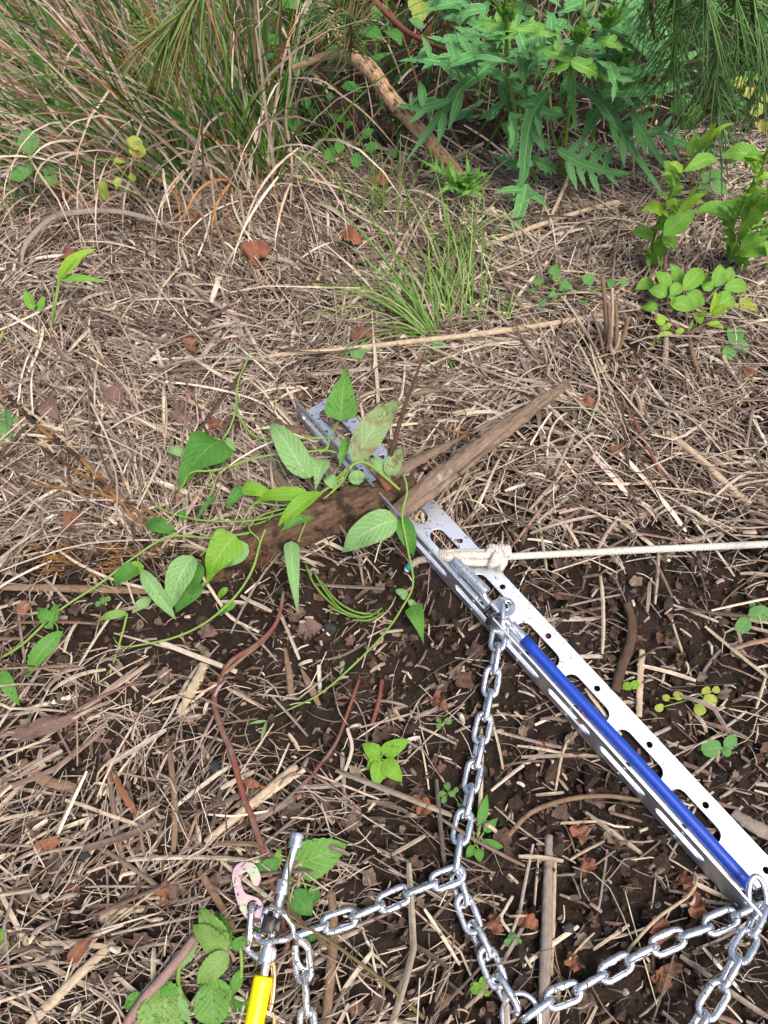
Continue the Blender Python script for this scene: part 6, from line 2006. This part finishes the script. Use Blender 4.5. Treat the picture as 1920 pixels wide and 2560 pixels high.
stick('straw_stalk', 'white narrow dry blade below the bright green vine leaf', 'straw', [(503, 1436, .024), (545, 1500, .018), (579, 1545, .012), (648, 1580, .004)], 8, 'straw_pale', flat=.4)
stick('straw_stalk', 'flat white dry blade lying on the soil above the red stem fork', 'straw', [(399, 1604, .004), (490, 1640, .008), (592, 1680, .004)], 13, 'straw_pale', flat=.3)
stick('straw_stalk', 'pale brown stalk pointing down to the hook', 'straw', [(498, 2176, .006), (540, 2245, .010), (584, 2322, .006)], 19, 'straw_brown', (1, 1, .9), 10, .1, .6)
stick('straw_stalk', 'dark split stalk stub on the bare soil in the middle', 'straw', [(712, 1620, .006), (722, 1680, .010), (730, 1748, .004)], 18, 'straw_brown', (.5, 1, .9), 10, .2, .6)
stick('straw_stalk', 'brown frayed stalk right of the dark stub', 'straw', [(752, 1670, .004), (775, 1715, .008), (798, 1765, .004)], 22, 'straw_brown', (.2, 1, .5), 10, .25, .4)
stick('straw_stalk', 'small pale stub standing in the bare soil', 'straw', [(797, 1662, .010), (798, 1690, .008), (800, 1730, .004)], 11, 'straw_pale')
stick('straw_stalk', 'broken straw bent in a sharp angle between the lower chains', 'straw', [(1282, 2240, .006), (1265, 2270, .008), (1254, 2297, .008), (1280, 2338, .008), (1330, 2420, .004)], 8, 'straw_pale', flat=.5)
stick('straw_stalk', 'forked tan dry grass bent over the soil right of the lower chains', 'straw', [(1560, 2390, .006), (1600, 2340, .02), (1650, 2290, .025), (1720, 2240, .02), (1742, 2200, .014), (1735, 2180, .01)], 8, 'straw')
stick('straw_stalk', 'tan stalk curving from the right chain up to the steel angle', 'straw', [(1270, 2090, .004), (1330, 2030, .012), (1420, 1998, .014), (1510, 1990, .012), (1600, 2000, .006)], 12, 'straw_brown', n=8)
stick('straw_stalk', 'pale straw lying flat right of the leafless soil in front of the angle', 'straw', [(1380, 2058, .006), (1440, 2056, .008), (1500, 2052, .006)], 8, 'straw')
stick('straw_stalk', 'tan straw standing on the bare soil left of the steel angle', 'straw', [(1415, 1860, .010), (1402, 1900, .010), (1388, 1980, .004)], 7, 'straw')
stick('bark_strip', 'reddish dead strip standing in the straw at the lower left', 'bark', [(280, 1930, .012), (310, 1985, .014), (345, 2045, .006)], 20, 'dead_orange', (.6, 1, .7), 8, .2, .3)
stick('woody_stalk', 'dark grey split stalk standing among the straw at the lower left', 'stick', [(418, 1840, .008), (432, 1950, .012), (438, 2060, .010), (432, 2130, .004)], 17, 'straw_brown', (.7, 1, .8), 10, .15, .6)
stick('straw_stalk', 'white forked straw blade right of the pink stem', 'straw', [(868, 1820, .010), (880, 1870, .012), (860, 1930, .008), (832, 1958, .004)], 9, 'straw_pale', flat=.4)
stick('straw_stalk', 'pale stalk below the fallen dark leaf at the lower left', 'straw', [(55, 1905, .006), (110, 1950, .010), (190, 1970, .006)], 30, 'straw_brown', (.8, 1, .8), 10, .2, .5)
stick('straw_stalk', 'long thin straw crossing up through the lower left litter', 'straw', [(240, 2340, .006), (330, 2270, .012), (420, 2200, .014), (520, 2110, .010), (620, 2020, .006)], 7, 'straw')
stick('straw_stalk', 'pale flat straw left of the weed stem', 'straw', [(250, 2300, .006), (300, 2275, .008), (362, 2272, .006)], 20, 'straw', (1, 1, .9), 8, .1, .4)

red = thing('red_runner', 'long thin red brown stem running down behind the hook from the vine', 'stem', P(540, 1740, 0))
stem(red, [(709, 1478, .02), (700, 1530, .02), (683, 1569, .018), (640, 1612, .014), (579, 1652, .010), (552, 1695, .008), (540, 1730, .008)], [.002, .0026, .003, .003], M['stem_red'])
stem(red, [(540, 1720, .008), (536, 1760, .010), (555, 1825, .014), (579, 1882, .016), (600, 1960, .016), (613, 2005, .016), (628, 2040, .014), (665, 2152, .010), (689, 2245, .008), (712, 2330, .006), (741, 2450, .004)], [.0036, .0034, .0034, .003, .003], M['stem_red'])
stem(red, [(545, 1700, .008), (600, 1650, .01), (660, 1600, .012), (690, 1560, .01)], .0022, M['straw_brown'])
for k, (dx, dy) in enumerate(((-60, 10), (-50, -20), (-30, -40), (20, -60), (-40, 20), (30, -30))):
    stem(red, [(540, 1720, .008), (540 + dx * .6, 1720 + dy * .5, .014), (540 + dx, 1720 + dy, .005)], [.0012, .0005], M['stem_red'], 'rootlet', 5)
stick('twig', 'thin pink stem slanting down right of the red stem', 'stem', [(897, 1700, .012), (870, 1780, .014), (839, 1859, .012), (790, 1925, .010), (735, 2000, .006)], 9, 'stem_red', n=8)
stick('twig', 'reddish stalk standing at the left of the herb in the bare soil', 'stem', [(955, 1700, .008), (948, 1750, .012), (930, 1810, .008)], 11, 'stem_red', n=8)
orr = thing('orange_root', 'long orange rootlets with flaking dark bark running down from the left edge', 'root', P(203, 1149, 0))
stem(orr, [(-10, 955, .012), (40, 1012, .016), (98, 1068, .018), (150, 1110, .018), (203, 1149, .016), (289, 1242, .014), (330, 1290, .012), (370, 1325, .006)], [.002, .0026, .003, .0028, .0022], M['orange_root'], rf=bark_r(51, .12))
stem(orr, [(58, 1086, .010), (120, 1130, .014), (191, 1178, .016), (240, 1205, .016), (272, 1230, .014), (340, 1262, .012), (405, 1296, .006)], [.0018, .0022, .002], M['orange_root'], rf=bark_r(52, .12))
stem(orr, [(-10, 1205, .008), (70, 1210, .012), (145, 1219, .014), (220, 1228, .014), (289, 1248, .014), (360, 1290, .010), (440, 1345, .006)], [.002, .0024, .002], M['orange_root'], rf=bark_r(53, .15))
stick('twig', 'thin dark leaning twig among the straw right of the broken branch', 'twig', [(1555, 1010, .02), (1565, 1110, .018), (1580, 1220, .012), (1610, 1350, .006)], 8, 'twig_dark', (.6, 1, 1, .7), 8)
stick('twig', 'forked brown twig with red bark above the rope', 'twig', [(1560, 1000, .006), (1590, 1060, .012), (1625, 1130, .012), (1660, 1200, .006)], 12, 'stem_red', (.8, 1, .8), 8)
stick('twig', 'dark twig standing in the straw above the long pale straw', 'twig', [(1282, 800, .03), (1310, 850, .02), (1345, 905, .008)], 8, 'twig', (.6, 1, 1), 8)
stump = thing('cut_stump', 'clump of cut brown stems standing by the rosette', 'stump', P(1525, 870, 0))
for (a, b, w, mt) in (((1515, 875, .0), (1506, 690, .09), 12, 'straw_brown'), ((1525, 880, .0), (1530, 720, .08), 9, 'straw'), ((1540, 885, .0), (1570, 795, .05), 12, 'straw_brown'), ((1530, 890, .0), (1550, 830, .04), 9, 'straw'), ((1510, 890, .0), (1480, 780, .05), 8, 'twig'), ((1500, 895, .0), (1440, 800, .05), 8, 'straw_brown'), ((1535, 890, 0), (1540, 760, .06), 10, 'straw_brown'), ((1520, 900, .0), (1500, 930, .01), 12, 'straw'), ((1550, 895, .0), (1580, 880, .02), 8, 'straw'), ((1520, 880, .0), (1520, 760, .07), 10, 'twig')):
    W = PP([a, ((a[0] + b[0]) / 2 + 4, (a[1] + b[1]) / 2, b[2] * .5), b])
    r = w * .5 / pscale(W[1])
    MB().add(*tube_geo(W, [r, r, r * .8], 8, 14, bark_r(60 + w, .1))).build('stem', M[mt], stump)

# ------------------------------------------------------------------ dead leaves that stand out


def dead(label, b, e, w, mat='dead', prof='ovate', curl=.5, roll=0.0, wav=.12, ser=.0):
    o = px_leaf(None, b, e, w, M[mat], prof, curl, ser, wav, .15, 'dead_leaf', cup=-.2, roll=roll, nv=14, rag=.13 + wav * .5)
    return tag(o, label, 'leaf')


dead('long curled pinkish brown dead leaf at the left', (32, 1855, .006), (206, 1785, .012), 44, 'dead_grey', 'oval', .6, .8)
dead('red brown dead leaf on the straw below the sedge', (620, 655, .008), (680, 625, .02), 60, 'dead_orange', 'ovate', .4)
dead('red brown dead leaf right of the middle below the undergrowth', (850, 600, .008), (905, 610, .02), 46, 'dead_orange', 'oval', .5)
dead('small rusty dead leaf beside the pale shoot', (155, 640, .008), (195, 660, .015), 30, 'dead_orange', 'oval', .5)
dead('brown dead leaf beside the large heart leaf', (512, 1070, .010), (562, 1058, .010), 26, 'dead', 'oval', .5)
dead('dark purple dead leaf at the far end of the angle', (710, 1090, .010), (770, 1075, .014), 30, 'dead_grey', 'ovate', .6)
dead('crumpled pink brown leaf between the lower chains', (1292, 2285, .006), (1342, 2318, .010), 40, 'dead_orange', 'oval', .5, 0, .2)
dead('crumpled pinkish leaf left of the broken straw', (1222, 2295, .006), (1256, 2330, .010), 34, 'dead', 'oval', .5, 0, .2)
dead('rusty crumbled leaf right of the thick grey stalk', (1418, 2385, .006), (1450, 2425, .010), 36, 'dead_orange', 'oval', .5, 0, .2)
dead('rusty leaf beside the bare soil in front of the angle', (1440, 2062, .006), (1455, 2115, .010), 40, 'dead_orange', 'ovate', .4, 0, .2)
dead('pale brown leaf above the right chain', (1445, 2150, .006), (1492, 2170, .010), 36, 'dead', 'oval', .4, 0, .2)
dead('orange brown dead leaf under the tan grass by the angle end', (1700, 2190, .006), (1735, 2240, .012), 44, 'dead_orange', 'ovate', .4, 0, .15)
dead('second brown leaf beside the orange one by the angle end', (1720, 2240, .006), (1745, 2300, .012), 50, 'dead_orange', 'oval', .5, 0, .15)
dead('fan shaped brown leaf above the right chain end', (1660, 2350, .006), (1640, 2290, .012), 64, 'dead', 'oval', .4, 0, .15)
dead('dull brown leaf below the right chain', (1630, 2440, .004), (1680, 2455, .008), 46, 'dead', 'oval', .4, 0, .15)
dead('red crumpled leaf right of the herb in the bare soil', (1032, 2000, .006), (1080, 2030, .010), 40, 'dead_orange', 'oval', .6, 0, .2)
dead('round rusty dead leaf at the lower left', (95, 2125, .006), (148, 2098, .012), 36, 'dead_orange', 'round', .3, 0, .1)
dead('upright brown dead leaf in the straw left of the hook', (412, 2255, .006), (418, 2200, .018), 40, 'dead', 'ovate', .3)
dead('dark red leaf beside the upright brown leaf', (440, 2260, .006), (440, 2200, .012), 36, 'dead_grey', 'ovate', .4)
dead('long red brown leaf above the thick pale stalk at the lower left', (172, 2410, .006), (240, 2330, .016), 34, 'dead', 'lance', .5)
dead('dark red leaf left of the large toothed leaf', (885, 2050, .006), (898, 2010, .012), 36, 'dead_grey', 'ovate', .4)
dead('small curled orange leaf on the bleached stalk', (600, 1945, .010), (668, 1965, .014), 26, 'dead_orange', 'oval', .6, .8)
dead('red brown leaf beside the upper chain', (1085, 1745, .006), (1120, 1775, .012), 38, 'dead', 'ovate', .5, 0, .2)
dead('brown leaf flake left of the steel angle', (1440, 1790, .004), (1465, 1810, .008), 30, 'dead_orange', 'oval', .4, 0, .2)
dead('pale pinkish leaf on the soil left of the angle', (1345, 1850, .004), (1362, 1880, .006), 26, 'dead', 'round', .4)
dead('grey curled bark like leaf on the soil below the root', (748, 1585, .006), (806, 1565, .014), 44, 'dead_grey', 'oval', .2, 0, .12)
dead('purple dead leaf above the flat white blade', (500, 1575, .006), (545, 1585, .012), 38, 'dead_grey', 'oval', .4, 0, .15)
dead('rusty leaf on the soil by the vine at the left', (60, 1545, .006), (75, 1500, .008), 30, 'dead_orange', 'oval', .5)
dead('orange brown leaf near the sedge foot', (370, 240, .16), (420, 195, .2), 30, 'dead_orange', 'oval', .5)
dead('orange dead leaf in the green stalks of the sedge', (395, 260, .14), (345, 200, .2), 26, 'dead_orange', 'lance', .5, 1.0)
dead('small rusty leaf at the foot of the sedge', (480, 560, .01), (505, 530, .02), 26, 'dead_orange', 'oval', .5)
dead('crumpled rusty leaf below the undergrowth', (930, 470, .01), (980, 455, .02), 40, 'dead_orange', 'oval', .5, 0, .2)
dead('rusty brown leaf right of the broken branch', (1450, 1020, .006), (1490, 1005, .012), 30, 'dead_orange', 'oval', .5, 0, .2)
dead('reddish crumbled leaf above the rope', (1525, 1140, .006), (1560, 1120, .012), 34, 'dead', 'oval', .5, 0, .2)
dead('pinkish leaf near the right edge above the rope', (1860, 950, .006), (1890, 930, .010), 34, 'dead', 'oval', .4)
dead('brown curled leaf in the straw at the left', (170, 1330, .006), (190, 1275, .012), 30, 'dead', 'oval', .5)
dead('dark lobed dead leaf in the straw left of the heart leaf', (430, 1030, .008), (480, 1060, .012), 44, 'dead_grey', 'ovate', .4, 0, .1, .2)
dead('dark lobed dead leaf left of the vine tendril', (280, 1020, .008), (300, 960, .014), 40, 'dead_grey', 'ovate', .4, 0, .1, .2)
dead('purplish dead leaf near the orange rootlets', (105, 1000, .006), (150, 1050, .012), 46, 'dead_grey', 'ovate', .4, 0, .1, .2)
dead('rust coloured dead leaf in the middle of the straw', (470, 880, .006), (500, 855, .012), 40, 'dead_orange', 'oval', .5, 0, .2)
dead('dark red dead leaf near the grass tuft', (880, 850, .006), (930, 830, .012), 36, 'dead', 'oval', .5, 0, .2)

# small stones that can be told apart
for i, (x, y, r, c, lab) in enumerate(((1420, 2322, 17, (.05, .055, .06), 'blue grey stone right of the thick grey stalk'), (1710, 1012, 11, (.11, .10, .08), 'grey pebble on the soil right of the broken branch'), (1547, 2107, 11, (.22, .14, .06), 'yellowish pebble above the right chain'), (823, 1575, 18, (.035, .036, .04), 'black stone beside the grey bark leaf'),
                                       (1562, 2480, 10, (.25, .24, .2), 'white pebble below the right chain'), (505, 1025, 18, (.30, .22, .11), 'square yellow brown wood chip in the straw'), (700, 1480, 14, (.03, .033, .036), 'dark stone on the soil below the root'), (1345, 1768, 9, (.2, .19, .16), 'pale pebble left of the steel angle'), (215, 2140, 22, (.035, .033, .033), 'dark clod in the straw at the lower left'), (540, 1920, 18, (.03, .032, .036), 'dark clod beside the red stem'))):
    p = P(x, y, 0)
    rm = r / pscale(p)
    rs2 = np.random.default_rng(i + 3)
    Vv, Ff = ICO_V * 1.0, ICO_F
    mids, V2, F2 = {}, list(map(tuple, Vv)), []
    for f in Ff:
        ids = []
        for a, b in ((f[0], f[1]), (f[1], f[2]), (f[2], f[0])):
            key = (min(a, b), max(a, b))
            if key not in mids:
                q = (np.array(V2[a]) + np.array(V2[b])) / 2
                V2.append(tuple(q / np.linalg.norm(q)))
                mids[key] = len(V2) - 1
            ids.append(mids[key])
        F2 += [(f[0], ids[0], ids[2]), (f[1], ids[1], ids[0]), (f[2], ids[2], ids[1]), tuple(ids)]
    V2 = np.array(V2) * (1 + rs2.normal(0, .09, (len(V2), 1))) * rm * rs2.uniform(.75, 1.1, 3)
    o = MB().add(V2 + np.array(p + Vector((0, 0, rm * .35))), np.array(F2), None, c).build('pebble', M['clod'])
    tag(o, lab, 'stone')
